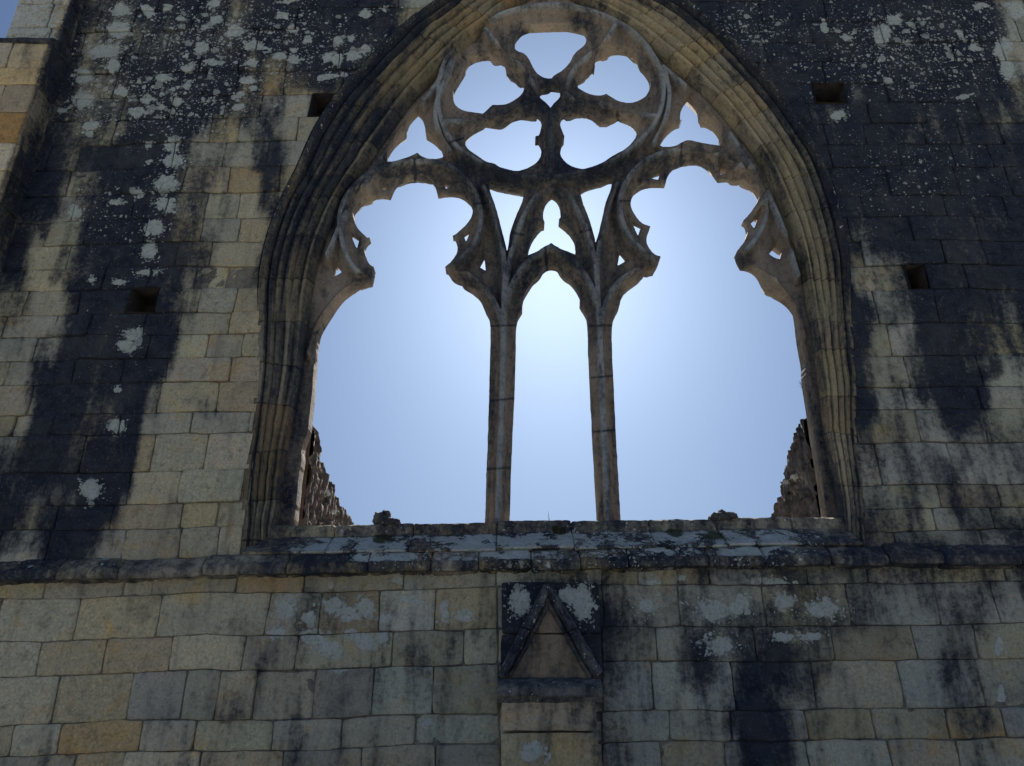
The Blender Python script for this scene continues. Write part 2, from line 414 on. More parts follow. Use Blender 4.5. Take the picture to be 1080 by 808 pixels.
X_L, X_R, Z_TOP = -4.62, 5.6, 9.0
ex = np.array([1., 0, 0]); ez = np.array([0, 0, 1.]); ny = np.array([0, -1., 0]); O0 = np.zeros(3)
zs = lambda px, py: float(at(px, py, 0.)[2]-bow(at(px, py, 0.)[0]))
HOLES = [(135, 165, 303, 329), (860, 893, 86, 108), (957, 979, 279, 302), (327, 352, 101, 125)]
sill_z = float(at(560, 577, -.02)[2])
cut_poly = [(float(OUT2[0, 0])+.02, sill_z-.03)]+arch_poly(.045)+[(float(OUT2[-1, 0])-.02, sill_z-.03)]
bbx = (OUT2[:, 0].min()-.05, OUT2[:, 0].max()+.05)
def cut_block(c):
    x, z = c[..., 0], c[..., 2]
    if x.max() < bbx[0] or x.min() > bbx[1]: return np.zeros(x.shape, bool)
    return inside(cut_poly, x, z)
cut_poly2 = [(float(OUT2[0, 0])+.02, sill_z-.03)]+arch_poly(.09)+[(float(OUT2[-1, 0])-.02, sill_z-.03)]
def cut_mortar(c):
    x, z = c[..., 0], c[..., 2]
    if x.max() < bbx[0] or x.min() > bbx[1]: return np.zeros(x.shape, bool)
    return inside(cut_poly2, x, z)

mas = MB(); bn = 0
def run_course(x0, x1, z0, z1, joints=None, wmin=.26, wmax=.62, weights=None):
    global bn
    if joints is None:
        joints = []; x = x0+rng.uniform(.05, wmax)
        while x < x1-.12: joints.append(x); x += rng.uniform(wmin, wmax)
    holes = []
    zm = (z0+z1)/2
    for (a, b, c, d) in HOLES:
        xa, xb = at(a, (c+d)/2, 0.)[0], at(b, (c+d)/2, 0.)[0]
        hz = (zs((a+b)/2, d)+zs((a+b)/2, c))/2
        if z0 < hz < z1 and x0 < xa < x1:
            joints = [j for j in joints if j < xa-.1 or j > xb+.1]+[xa, xb]; holes.append((xa+xb)/2)
    js = [x0]+sorted(joints)+[x1]
    for a, b in zip(js[:-1], js[1:]):
        if b-a < .02: continue
        m_ = (a+b)/2
        if any(abs(m_-h) < .02 for h in holes):
            recess(mas, O0, ex, ez, ny, a, b, z0, z1, bow); continue
        bn += 1
        cpx, cpy = proj(np.array([[m_, 0, zm+bow(m_)]]))
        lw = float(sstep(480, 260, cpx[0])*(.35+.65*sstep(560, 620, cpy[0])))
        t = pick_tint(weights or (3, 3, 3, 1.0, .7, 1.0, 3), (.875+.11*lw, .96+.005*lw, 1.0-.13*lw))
        for (qx, qy, tt) in TINTS:
            w = at(qx, qy, 0.)
            if a < w[0] < b and z0 < w[2]-bow(w[0]) < z1: t = t*.62+np.array(tt)*.38*1.25
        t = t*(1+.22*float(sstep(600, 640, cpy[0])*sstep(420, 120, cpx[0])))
        near = -60 < cpx[0] < 1140 and -60 < cpy[0] < 860
        block(mas, O0, ex, ez, ny, a, b, z0, z1, off=rng.normal(0, .006), bowf=bow, cut=cut_block, tint=t, seed=bn, cell=.022 if near else .09)
        mortar(mas, O0, ex, ez, ny, a, b, z0, z1, bowf=bow, cut=cut_mortar)

z_str = zs(560, 594)
# the traced courses below the string course
low = [zs(660, 617.5), zs(660, 662), zs(660, 699), zs(660, 750.5), zs(660, 783), zs(660, 826)]
LJ = [[132, 163, 250, 320, 424.6, 525.6, 635, 674, 714, 747, 803, 854, 915, 975, 1064],
      [83, 168, 283, 338, 398, 460, 527, 636, 716, 806, 897, 987, 1053],
      [43, 111, 180, 258, 315, 413, 490, 527, 636, 693, 794, 882, 963, 1031],
      [60, 137, 194, 231, 272, 333, 392, 458, 528, 636, 690, 771, 860, 950, 1035],
      [13, 64, 148, 205, 290, 359, 438, 528, 636, 708, 769, 850, 924, 998, 1060],
      [76, 128, 210, 300, 380, 460, 528, 636, 700, 765, 850, 940, 1010]]
zt = z_str
for z, J in zip(low, LJ):
    zm_px = proj(np.array([[0, 0, (zt+z)/2]]))[1][0]
    js = [float(at(j, zm_px, 0.)[0]) for j in J]
    left = [js[0]-.5*(k+1) for k in range(8) if js[0]-.5*(k+1) > X_L+.1]; right = [js[-1]+.55*(k+1) for k in range(8) if js[-1]+.55*(k+1) < X_R-.1]
    run_course(X_L, X_R, z, zt, sorted(left+js+right))
    zt = z
while zt > -.1:
    h = rng.uniform(.26, .36); run_course(X_L, X_R, zt-h, zt); zt -= h
# the courses beside and above the window
LZ = [588, 555, 529, 495, 456, 434, 402.5, 377, 352, 329, 303, 280, 255, 230, 203, 176, 150, 125, 101, 76, 55, 32, 10, -12, -34, -56, -78]
RZ = [585, 560, 536, 511, 467, 432, 409, 376, 341, 305, 279, 254, 228, 206, 176, 152, 130, 108, 86, 64, 44, 22, 0, -22, -44, -66, -88]
for side, px, LZ_, xa, xb in ((0, 220, LZ, X_L, .0), (1, 960, RZ, .0, X_R)):
    zb = z_str
    for q, py in enumerate(LZ_):
        z = zs(px, py)
        if q == 0 and z-zb < .05: continue
        run_course(xa, xb, zb, z, wmin=.24 if side == 0 else .3, wmax=.52 if side == 0 else .66,
                   weights=(4, 3, 2, 1.2, 1.2, .8, 2) if side == 0 else (2, 3, 4, .8, .4, .6, 3))
        zb = z
    while zb < Z_TOP:
        h = rng.uniform(.24, .32); run_course(xa, xb, zb, zb+h); zb += h
Z_TOP = zb
# rear face of the wall, its ends and top; the reveal behind the tracery
n = len(IN2); cen = np.array([0, 4.6])
rv0 = IN2+(IN2-cen)/np.linalg.norm(IN2-cen, axis=1)[:, None]*.05
rv1 = IN2+np.stack([np.sign(IN2[:, 0])*.22, np.clip((IN2[:, 1]-5)*.10, 0, .3)], -1)
YB = .92
zb0 = float(at(560, 551, .2)[2])-.02
def strip(a, ya, b, yb, mb, tint, wear, seg=6):
    V_ = []
    for k in range(seg+1):
        t = k/seg; p = a*(1-t)+b*t
        V_.append(np.stack([p[:, 0], np.full(len(p), ya*(1-t)+yb*t), p[:, 1]], -1))
    V_ = np.array(V_); V_ = V_+fbm(V_, 9, 3)[..., None]*.02
    mb.add(V_.reshape(-1, 3), grid_quads(seg+1, len(a)), tint=tint, wear=np.tile(wear, (V_.reshape(-1, 3).shape[0], 1)))
strip(rv0, YT+.02, rv1, YB, mas, (.33, .24, .17), [.25, .0, 0])
box = []
for p in rv1:
    d = p-cen; s = 1e9
    for lim, c_ in ((X_L, 0), (X_R, 0), (Z_TOP, 1), (zb0, 1)):
        if abs(d[c_]) > 1e-6:
            q = (lim-cen[c_])/d[c_]
            if q > 1e-6: s = min(s, q)
    box.append(cen+d*s)
box = np.array(box); box[0] = (X_L, zb0); box[-1] = (X_R, zb0)
strip(rv1, YB, box, YB, mas, (.33, .3, .22), [.3, .1, 0], 4)
def quad(mb, pts, tint=(.33, .3, .22)):
    mb.add(np.array(pts, float), [(0, 1, 2, 3)], tint=tint, wear=np.tile([.4, .1, 0], (4, 1)))
for cx_, cz_ in ((X_L, Z_TOP), (X_R, Z_TOP)):   # corners the fan above leaves open
    k = np.argmin(np.linalg.norm(box-np.array([cx_, cz_]), axis=1))
    kk = [max(k-1, 0), k, min(k+1, n-1)]
    for a_, b_ in ((kk[0], kk[1]), (kk[1], kk[2])):
        mas.add(np.array([[box[a_][0], YB, box[a_][1]], [box[b_][0], YB, box[b_][1]], [cx_, YB, cz_]]), tris=[(0, 1, 2)], tint=(.33, .3, .22), wear=np.tile([.4, .1, 0], (3, 1)))
quad(mas, [(X_L, YB, -.1), (X_R, YB, -.1), (X_R, YB, zb0), (X_L, YB, zb0)])
quad(mas, [(X_L, .01, -.1), (X_L, YB, -.1), (X_L, YB, Z_TOP), (X_L, .01, Z_TOP)])
quad(mas, [(X_R, .01, -.1), (X_R, YB, -.1), (X_R, YB, Z_TOP), (X_R, .01, Z_TOP)])
quad(mas, [(X_L, .0, Z_TOP), (X_R, .0, Z_TOP), (X_R, YB, Z_TOP), (X_L, YB, Z_TOP)])
o_mas = mas.build('masonry', STONE); reparent(o_mas, wall)

# ------------------------------------------------------------------ moulded arch of the window
def roll_profile(hood, amp, n):
    out = [(0, .035), (.004, -.02 if hood else .004)]
    for t in np.linspace(.02, .17, 9):
        u = (t-.02)/.15
        out.append((t, -.055*math.sin(math.pi*min(1, u*1.05))**.6 if hood else .002))
    for t in np.linspace(.19, .97, 56):
        u = (t-.19)/.78
        out.append((t, .025+.185*u+.022-amp*(abs(math.sin(math.pi*n*u**.92))**.8)))
    return out+[(1.02, .30)]
PROF_H = roll_profile(True, .048, 5.0); PROF_J = roll_profile(False, .034, 4.0)
PH, PJ = np.array(PROF_H), np.array(PROF_J)
arc = np.r_[0, np.cumsum(np.linalg.norm(np.diff((OUT2+IN2)/2, axis=0), axis=1))]
Ltot = arc[-1]
joints = []; s = .12
while s < Ltot-.1: joints.append(s); s += rng.uniform(.22, .42)
ss = [0.0]
for a, b in zip([0]+joints, joints+[Ltot]):
    ss += list(np.linspace(a+.006, b-.006, max(5, int((b-a)/.02))))
    if b < Ltot: ss += [b]
ss = np.array(sorted(ss+[Ltot]))
def lerp_curve(C, s): return np.stack([np.interp(s, arc, C[:, i]) for i in range(2)], -1)
So, Si = lerp_curve(OUT2, ss), lerp_curve(IN2, ss)
mid_px = proj(np.stack([(So+Si)[:, 0]/2, ss*0, (So+Si)[:, 1]/2], -1))
hood = sstep(345, 290, mid_px[1])
tt = PH[:, 0]
yh, yj = np.interp(tt, PH[:, 0], PH[:, 1]), np.interp(tt, PJ[:, 0], PJ[:, 1])
Y = hood[:, None]*yh+(1-hood[:, None])*yj
XY = So[:, None, :]*(1-tt[None, :, None])+Si[:, None, :]*tt[None, :, None]
bid = np.searchsorted(joints, ss)
isj = np.isin(ss, joints)
offs = rng.normal(0, .003, len(joints)+1)[bid]
P = np.stack([XY[..., 0], Y, XY[..., 1]], -1)
er = fbm(P, 7, 21)*.022+fbm(P, 26, 22)*.010
lowf = sstep(420, 520, mid_px[1])[:, None]
er = er*(1+1.2*lowf)+sstep(.14, .3, fbm(P, 5, 77))*.03*(.4+lowf)
er = er*np.where(tt < .01, .2, 1)[None, :]
P[..., 1] += er+(isj*.02)[:, None]+offs[:, None]
right = (P[..., 0] > 0)
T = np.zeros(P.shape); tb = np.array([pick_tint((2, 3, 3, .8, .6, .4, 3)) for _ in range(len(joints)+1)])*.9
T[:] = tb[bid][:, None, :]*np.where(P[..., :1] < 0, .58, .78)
py_ = mid_px[1][:, None]+0*tt[None, :]; t_ = tt[None, :]+0*py_
upper = sstep(360, 250, py_)
Sl = .05+np.where(t_ < .17, .74, np.where(t_ < .34, .76, np.where(t_ < .43, .62, np.where(t_ < .56, .72, np.where(t_ < .7, .54, np.where(t_ < .86, .66, .46))))))
Slj = np.where(t_ < .17, .55, np.where(t_ < .30, .82, np.where(t_ < .45, .64, np.where(t_ < .58, .68, np.where(t_ < .68, .42, .72)))))
topl = sstep(130, 40, py_)
Sl = Sl*(1-topl)+topl*np.where(t_ < .34, .85, np.where(t_ < .56, .52, .30))
Sr = np.where(t_ < .20, .78, np.where(t_ < .36, .66, np.where(t_ < .5, .46, np.where(t_ < .58, .42, .24))))
Srj = np.where(t_ < .3, .66, np.where(t_ < .6, .56, np.where(t_ < .72, .38, .60)))
Slj = Slj-.18; Srj = Srj-.10
St = np.where(right, Sr*upper+Srj*(1-upper), Sl*upper+Slj*(1-upper))+rng.normal(0, .05, len(joints)+1)[bid][:, None]*(t_ > .3)+fbm(P, 3, 55)*.26+fbm(np.stack([ss[:, None]*1.3+0*t_, t_*11, 0*t_], -1), 1.0, 58)*.36+.9*np.clip((Y-np.minimum.reduce([np.roll(Y, k, 1) for k in (-6, -4, -2, 2, 4, 6)]))*1.5-.02, 0, .2)+(isj*.35)[:, None]
inner_r = right & (t_ > .5) & (py_ < 300)
T = np.where(inner_r[..., None], T*.55+.45*np.array([.42, .35, .215]), T)
Li = np.where((t_ < .17) & (py_ < 240), .26, .1)+0*py_
arch = MB()
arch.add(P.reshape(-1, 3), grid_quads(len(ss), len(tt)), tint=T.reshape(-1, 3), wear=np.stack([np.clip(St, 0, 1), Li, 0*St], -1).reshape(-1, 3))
win = empty('window', (0, .3, zb0)); reparent(win, wall)
bpy.context.view_layer.update()
o_arch = arch.build('arch_moulding', CARVED, sharp=50); reparent(o_arch, win)

# ------------------------------------------------------------------ tracery
OPEN = {
 'A': [(542, 50), (544.5, 44), (553.6, 35.1), (570, 34.6), (589.5, 33.9), (607.7, 34), (614.2, 36.4), (620, 42.2), (615.5, 49.4), (606.4, 55.2), (602.5, 64.3), (594.7, 74.1), (583, 80), (582.2, 82.5), (577.6, 83.2), (570.5, 80.6), (564, 75.4), (558.8, 63.7), (553.6, 56.2), (544.5, 54)],
 'B': [(477.5, 105), (479.5, 97.5), (486, 88.4), (490.5, 80.6), (491.2, 74.1), (497.7, 67.6), (508.1, 64.6), (522.4, 64.6), (530.2, 68.2), (534.1, 72.8), (534.4, 80.6), (540.6, 83.8), (543.2, 87.4), (551, 89.7), (554.2, 92.9), (549.7, 101), (538, 108.8), (530.8, 110.8), (519.1, 110.5), (515.2, 114.7), (509.4, 119.9), (496.4, 118.3), (486, 116), (479.5, 110.8)],
 'C': [(627.2, 66.3), (635, 61.1), (648, 58.1), (661, 59.1), (671.4, 63.7), (673.3, 74.1), (681.8, 81.9), (686.1, 92.3), (683.1, 100.1), (676.6, 105), (666.8, 109.1), (653.2, 107.5), (645.4, 103), (639.5, 99.1), (633.7, 101.4), (622, 99.7), (612.9, 95.2), (606.4, 91), (614.2, 85.8), (620.7, 82.5), (622, 79.3), (626.8, 76.7), (626.2, 70.2)],
 'D': [(567.2, 103), (571.8, 100.1), (578.3, 99.7), (580.9, 97.1), (590.6, 98.1), (591.9, 102.3), (584.8, 108.2), (580.6, 114), (575.7, 107.5)],
 'E': [(488.9, 152.4), (493.8, 145.9), (502.9, 140), (509.4, 137.4), (512, 134.8), (525, 136.5), (532.8, 134.8), (540.6, 128.3), (551, 125.4), (561.4, 124.4), (567.9, 125.7), (572, 131), (569.8, 141.3), (563.3, 148.8), (569.2, 155), (572, 160.8), (569.2, 168), (562.7, 174.5), (551, 179.7), (543.2, 180.6), (532.8, 178.4), (525.6, 175.8), (521.7, 172.5), (513.3, 171.2), (504.2, 164.7), (495.1, 158.9)],
 'F': [(589.5, 130.3), (594.7, 125.1), (607.7, 123.1), (620.7, 124.2), (627.2, 127.7), (633, 131.9), (649.3, 129.6), (651.6, 127.7), (654.5, 129.6), (666.2, 132.6), (672.7, 142), (667.5, 149.8), (659.7, 157.6), (651.9, 161.2), (644.1, 166), (635, 171.9), (626.5, 176.4), (615.5, 178.7), (606.4, 177.1), (597.3, 172.5), (590.8, 164.7), (590.1, 158.9), (595.6, 150.4), (594, 140)],
 'G': [(441.4, 122.6), (434, 129.3), (429.2, 139), (428.5, 146.8), (420.6, 152.3), (411.7, 162), (407.3, 172.4), (419.1, 169.4), (432.5, 165), (440, 161.3), (445.9, 166.2), (457.8, 168.7), (469.7, 165), (462.2, 155.3), (448.9, 147.1), (449.3, 136.7), (446.6, 127.8)],
 'H': [(724.6, 107.5), (718.6, 114.5), (716.1, 122.7), (717.1, 133.1), (706.7, 139.8), (699.3, 147.9), (694.9, 154.6), (709.7, 155.4), (719.4, 150.2), (726.1, 146.9), (735, 150.2), (761.7, 153.9), (754.3, 141.3), (746.9, 134.6), (736.5, 130.1), (736.2, 121.2), (730.5, 112.3)],
 'I': [(313.5, 570), (314, 553), (317, 532), (318.7, 507), (322.5, 489), (321, 476), (328.5, 460), (330, 440), (333, 419), (333.3, 404), (334.3, 389), (337.3, 358), (342.5, 347.5), (350.8, 335), (357.4, 324.5), (366, 315), (377.5, 307.7), (384.2, 303.2), (393.1, 302.8), (395.4, 292.8), (397.2, 283.1), (389.4, 279.4), (385.7, 272), (385, 264.6), (391.2, 254.9), (383.5, 247.5), (374.6, 237.8), (373.3, 230), (376, 224), (382, 217), (392.4, 211.8), (404.3, 210.3), (412.2, 211.8), (416.2, 200.6), (423.6, 192.5), (437, 189.9), (453.3, 191), (460, 197.7), (462.7, 210), (475.6, 207.8), (487.7, 209.9), (495.5, 216.4), (499.4, 221.6), (497.4, 229.4), (490.3, 238.5), (476.6, 250.2), (481.8, 256), (483.5, 264.5), (479.2, 272.3), (469.3, 283), (476.6, 296.6), (481.8, 300.5), (487, 301.2), (490.3, 306.4), (498.1, 310.3), (507.2, 318.1), (511.1, 327.2), (514.3, 335), (518, 341), (517.2, 380), (516, 423), (513.6, 495), (512, 542), (511.5, 570)],
 'J': [(655, 570), (654.2, 545), (650.6, 481), (647, 405), (645, 374), (644.7, 344), (647.6, 335), (652.8, 325.9), (653.8, 316.1), (660.6, 307.7), (673.6, 299.2), (678.8, 292.1), (687.9, 291.2), (695.7, 275.2), (696.3, 270.3), (690.5, 269), (684, 261.9), (680.7, 254.1), (684, 243.7), (685.9, 238.5), (676.8, 235.9), (669.7, 226.8), (665.1, 217.7), (664.8, 210.5), (671, 203.4), (681.4, 198.8), (700.4, 198.8), (703, 186.6), (709.7, 178.4), (717.1, 175.4), (729, 173.5), (739.4, 174.4), (748.3, 179.9), (752.8, 188.1), (756.5, 193.7), (769.1, 192.2), (782.5, 194), (791.4, 199.9), (798.5, 208.9), (799.1, 214.9), (793.5, 222.3), (782.3, 236.4), (786.8, 244.6), (786.1, 255), (780.1, 262.4), (774.9, 269.1), (774.9, 275.8), (780.1, 285.4), (790.5, 286.9), (799.4, 295.1), (804.5, 308.5), (814.9, 313.4), (826.7, 321.5), (834.9, 330.5), (837.1, 337.1), (838.6, 352), (841.6, 373), (845.3, 389), (844.8, 400), (848.3, 427.4), (851.3, 442), (854, 464.6), (858, 487), (861.7, 509), (865.4, 540), (868, 570)],
 'K': [(537, 570), (537.6, 545), (538.7, 495), (542.3, 423), (543.9, 374), (543.9, 344), (546.8, 337.6), (551.8, 329.8), (549.8, 322), (555.3, 311.6), (561.8, 301.2), (569.6, 295.3), (572.8, 288.2), (580, 285), (588.2, 286.7), (589.1, 290.8), (595.6, 297.9), (602.1, 301.2), (608.6, 310.3), (612.2, 318.1), (611.2, 326.5), (616.4, 333.7), (619.9, 342.8), (620.6, 374), (621.9, 405.5), (625.5, 481), (629, 545), (630, 570)],
 'L': [(581.9, 210.5), (576.1, 215.1), (571.5, 226.1), (574.1, 240.4), (567, 247.6), (560.5, 256.7), (555.3, 269.7), (564.4, 266.4), (574.8, 261.2), (581.3, 256.2), (587.8, 261.2), (599.5, 265.8), (607.6, 269), (606.6, 259.3), (602.1, 250.2), (589.1, 239.1), (592.6, 226.8), (587.8, 214.4)],
 'M': [(514.7, 198.2), (522.8, 200.1), (554, 206), (547.5, 220.3), (538.4, 243.7), (536.4, 260.6), (534.8, 265.1), (531.9, 254.1), (526.7, 234.6), (521.5, 215.1)],
 'N': [(609.6, 204), (630.7, 196.2), (645.6, 194), (643.7, 202.7), (639.8, 211.2), (635.9, 228.1), (630, 254.1), (627.8, 256.7), (626.1, 247.6), (620.3, 226.8)],
 'e1': [(401.5, 201.2), (408.5, 197.2), (406.8, 202.2)], 'e2': [(467, 194.5), (477, 199), (470.2, 199.8)],
 'e3': [(371, 248.7), (380.4, 254), (376.8, 263.5), (373, 257)], 'e4': [(356, 280.2), (362, 287), (350, 293.8)],
 'e5': [(488.6, 251.2), (497.5, 245.2), (491.3, 256.2)], 'e6': [(511.2, 272.6), (513.2, 287.2), (504.8, 282.8)],
 'e7': [(683.6, 190), (697.3, 181.2), (694.6, 190.4)], 'e8': [(664.8, 234.8), (676.6, 242), (673, 250.4)],
 'e9': [(652.8, 267.2), (661.4, 276.2), (650, 282.4)], 'e10': [(756.6, 178.4), (770.4, 184.3), (759.4, 185.5)],
 'e11': [(790, 235.6), (800, 229), (794.7, 244)], 'e12': [(816.5, 259.5), (809, 267.6), (823.2, 276.5), (824.6, 267.6)]}
def smooth_poly(P):
    P = np.array(P, float); n_ = len(P); out = []
    for i in range(n_):
        a, b, c = P[i-1], P[i], P[(i+1) % n_]
        u, v = b-a, c-b; lu, lv = np.linalg.norm(u), np.linalg.norm(v)
        turn = math.degrees(math.acos(np.clip(u@v/(lu*lv+1e-9), -1, 1)))
        if turn > 48: out.append(b)
        else:
            q = .28
            out.append(b-u*q); out.append(b+v*q)
    return np.array(out)
EYE = np.array([np.mean(v, 0) for k, v in OPEN.items() if k[0] == 'e'])
def e_loc(px, py):
    d2 = (np.asarray(px)[..., None]-EYE[:, 0])**2+(np.asarray(py)[..., None]-EYE[:, 1])**2
    return E-.040*np.exp(-d2.min(-1)/(15.0**2))
def to_world(P):
    """the opening's outline on the stone: far edge of the soffit where we look under it, near edge elsewhere"""
    P0 = at(P[:, 0], P[:, 1], YT)[:, [0, 2]]
    ar = np.sum(P0[:, 0]*np.roll(P0[:, 1], -1)-np.roll(P0[:, 0], -1)*P0[:, 1])
    d = np.roll(P0, -1, 0)-np.roll(P0, 1, 0)
    nrm = np.stack([d[:, 1], -d[:, 0]], -1)*(1 if ar > 0 else -1)
    nrm /= np.linalg.norm(nrm, axis=1)[:, None]+1e-9
    v = P0-CAM[[0, 2]]; v /= np.linalg.norm(v, axis=1)[:, None]
    y = YT+e_loc(P[:, 0], P[:, 1])*np.clip(np.sum(nrm*v, 1)*3, -1, 1)
    return at(P[:, 0], P[:, 1], y)[:, [0, 2]]
def shrunk(v):
    v = np.array(v); return v.mean(0)+(v-v.mean(0))*.84
POLYS = [to_world(smooth_poly(smooth_poly(v) if len(v) > 5 else shrunk(v))) for v in OPEN.values()]
STROKES = [
 # the great circle
 [(462, 96), (463, 83), (469, 65), (480, 47), (495, 32), (515, 20), (538, 11), (560, 6), (582, 4), (604, 6), (625, 11), (648, 20), (668, 33), (684, 50), (694, 66), (700, 85), (700, 98), (697, 115), (687, 134), (671, 151), (652, 165), (630, 176), (609, 182), (580, 186), (552, 184), (520, 176), (497, 165), (478, 150), (468, 133), (463, 115), (462, 96)],
 # heads of the side lights
 [(385, 289), (378, 286), (366, 270), (360, 250), (358, 231), (362, 212), (372, 197), (390, 182), (412, 173), (437, 169.5), (462, 170.5), (480, 178), (494, 191), (504, 210), (507, 232), (502, 252), (490, 268), (474, 283)],
 [(692, 274), (672, 258), (658, 236), (654, 215), (657, 198), (667, 181), (682, 168), (700, 160.5), (722, 157.5), (745, 159.5), (768, 166), (788, 178), (802, 195), (808, 212), (807, 232), (798, 250), (786, 264), (778, 271)],
 # ogee bars down to the mullions
 [(510, 196), (516, 206), (522, 226), (529, 256), (532, 280), (531.5, 310), (531, 345)], [(566, 205), (555, 222), (546, 242), (538, 270), (534, 300), (531.5, 330)],
 [(650, 193), (645, 206), (639, 226), (633, 254), (630, 280), (631, 310), (632.5, 345)], [(600, 205), (610, 222), (619, 242), (626, 268), (630, 300), (632, 330)],
 # head of the centre light
 [(534, 318), (541, 297), (553, 279), (568, 267), (581, 260), (594, 267), (609, 279), (622, 297), (629, 318)],
 # cusped arms at the springing
 [(478, 284), (492, 288), (506, 298), (518, 312), (527, 330), (531, 345)], [(688, 279), (672, 284), (658, 292), (645, 306), (637, 325), (632.5, 345)],
 [(389, 291), (374, 297), (358, 309), (345, 324), (333, 345), (326, 370)], [(784, 275), (797, 280), (812, 289), (828, 305), (841, 328), (848, 350)],
 # bars between the foils
 [(512, 30), (525, 46), (537, 60), (551, 70), (560, 83), (565, 94)], [(650, 24), (638, 42), (622, 57), (610, 67), (601, 80), (596, 93)],
 [(470, 128), (490, 127), (509, 127), (522, 122), (535, 117), (550, 109), (565, 102)], [(692, 122), (674, 119), (655, 115), (640, 109), (620, 108), (605, 104), (596, 98)],
 [(580, 186), (581, 165), (581, 145), (580, 120)], [(565, 94), (580, 90), (596, 93)],
 # bars along the spandrels and the mullions
 [(345, 268), (366, 222), (392, 181), (424, 133), (455, 95), (478, 62)], [(478, 62), (466, 92), (459, 115), (464, 140), (474, 158)], [(700, 70), (744, 110), (778, 152), (806, 196), (826, 240), (842, 290)], [(702, 74), (706, 100), (700, 130), (690, 150)],
 [(531, 345), (530, 400), (527.5, 470), (525, 550)], [(632.5, 345), (635, 405), (638.5, 480), (641.6, 550)],
]
G_ = .0068
xs = np.arange(IN2[:, 0].min()-.06, IN2[:, 0].max()+.06, G_)
z_bot = float(at(560, 556, YT)[2])-.06
zz = np.arange(z_bot, IN2[:, 1].max()+.06, G_)
XX, ZZ = np.meshgrid(xs, zz, indexing='ij')
P3 = np.stack([XX, 0*XX, ZZ], -1)
def seg_dist(px, pz, a, b):
    d = b-a; L2 = d@d+1e-12
    t = np.clip(((px-a[0])*d[0]+(pz-a[1])*d[1])/L2, 0, 1)
    return np.sqrt((px-a[0]-t*d[0])**2+(pz-a[1]-t*d[1])**2)
SD = np.full(XX.shape, .3)      # + in stone, - in the openings
for poly in POLYS:
    pad = .26
    i0, i1 = np.searchsorted(xs, [poly[:, 0].min()-pad, poly[:, 0].max()+pad]); j0, j1 = np.searchsorted(zz, [poly[:, 1].min()-pad, poly[:, 1].max()+pad])
    sx, sz = XX[i0:i1, j0:j1], ZZ[i0:i1, j0:j1]
    D = np.full(sx.shape, .3)
    for k in range(len(poly)):
        a, b = poly[k], poly[(k+1) % len(poly)]
        a0, a1 = np.searchsorted(xs[i0:i1], [min(a[0], b[0])-.26, max(a[0], b[0])+.26]); b0, b1 = np.searchsorted(zz[j0:j1], [min(a[1], b[1])-.26, max(a[1], b[1])+.26])
        if a1 > a0 and b1 > b0:
            D[a0:a1, b0:b1] = np.minimum(D[a0:a1, b0:b1], seg_dist(sx[a0:a1, b0:b1], sz[a0:a1, b0:b1], a, b))
    ins = inside([tuple(p) for p in poly], sx, sz)
    SD[i0:i1, j0:j1] = np.where(ins, -D, np.minimum(SD[i0:i1, j0:j1], np.where(SD[i0:i1, j0:j1] < 0, 9, D)))
SD0 = SD.copy()
SD = SD+fbm(P3, 16, 8)*.0045+fbm(P3, 42, 18)*.004+.001          # worn edges
outer = [tuple(p) for p in (IN2+(IN2-cen)/np.linalg.norm(IN2-cen, axis=1)[:, None]*.045)]
outer = [(outer[0][0], z_bot-.5)]+outer+[(outer[-1][0], z_bot-.5)]
within = inside(outer, XX, ZZ)
ST = np.full(XX.shape, .4)
for pts in STROKES:
    w = at(np.array(pts, float)[:, 0], np.array(pts, float)[:, 1], YT-HS*.95)[:, [0, 2]]
    w, _ = catmull(w, max(8, len(pts)*4))
    for a, b in zip(w[:-1], w[1:]):
        a0, a1 = np.searchsorted(xs, [min(a[0], b[0])-.2, max(a[0], b[0])+.2]); b0, b1 = np.searchsorted(zz, [min(a[1], b[1])-.2, max(a[1], b[1])+.2])
        if a1 > a0 and b1 > b0:
            ST[a0:a1, b0:b1] = np.minimum(ST[a0:a1, b0:b1], seg_dist(XX[a0:a1, b0:b1], ZZ[a0:a1, b0:b1], a, b))
dpos = np.maximum(SD, 0)
_gp = proj(np.stack([XX, 0*XX+YT, ZZ], -1).reshape(-1, 3))
EF = e_loc(_gp[0], _gp[1]).reshape(XX.shape)
h_plate = np.minimum(EF+.5*dpos, EF+.010)
fil = np.maximum(ST-.016, 0)
h_bar = HS-.050*sstep(.0, .011, fil)-1.25*np.maximum(fil-.008, 0)
H = np.maximum(h_plate, np.minimum(h_bar, EF+2.4*dpos))
H = H+fbm(P3, 11, 61)*.005+fbm(P3, 40, 62)*.004
H = np.maximum(H, .01)
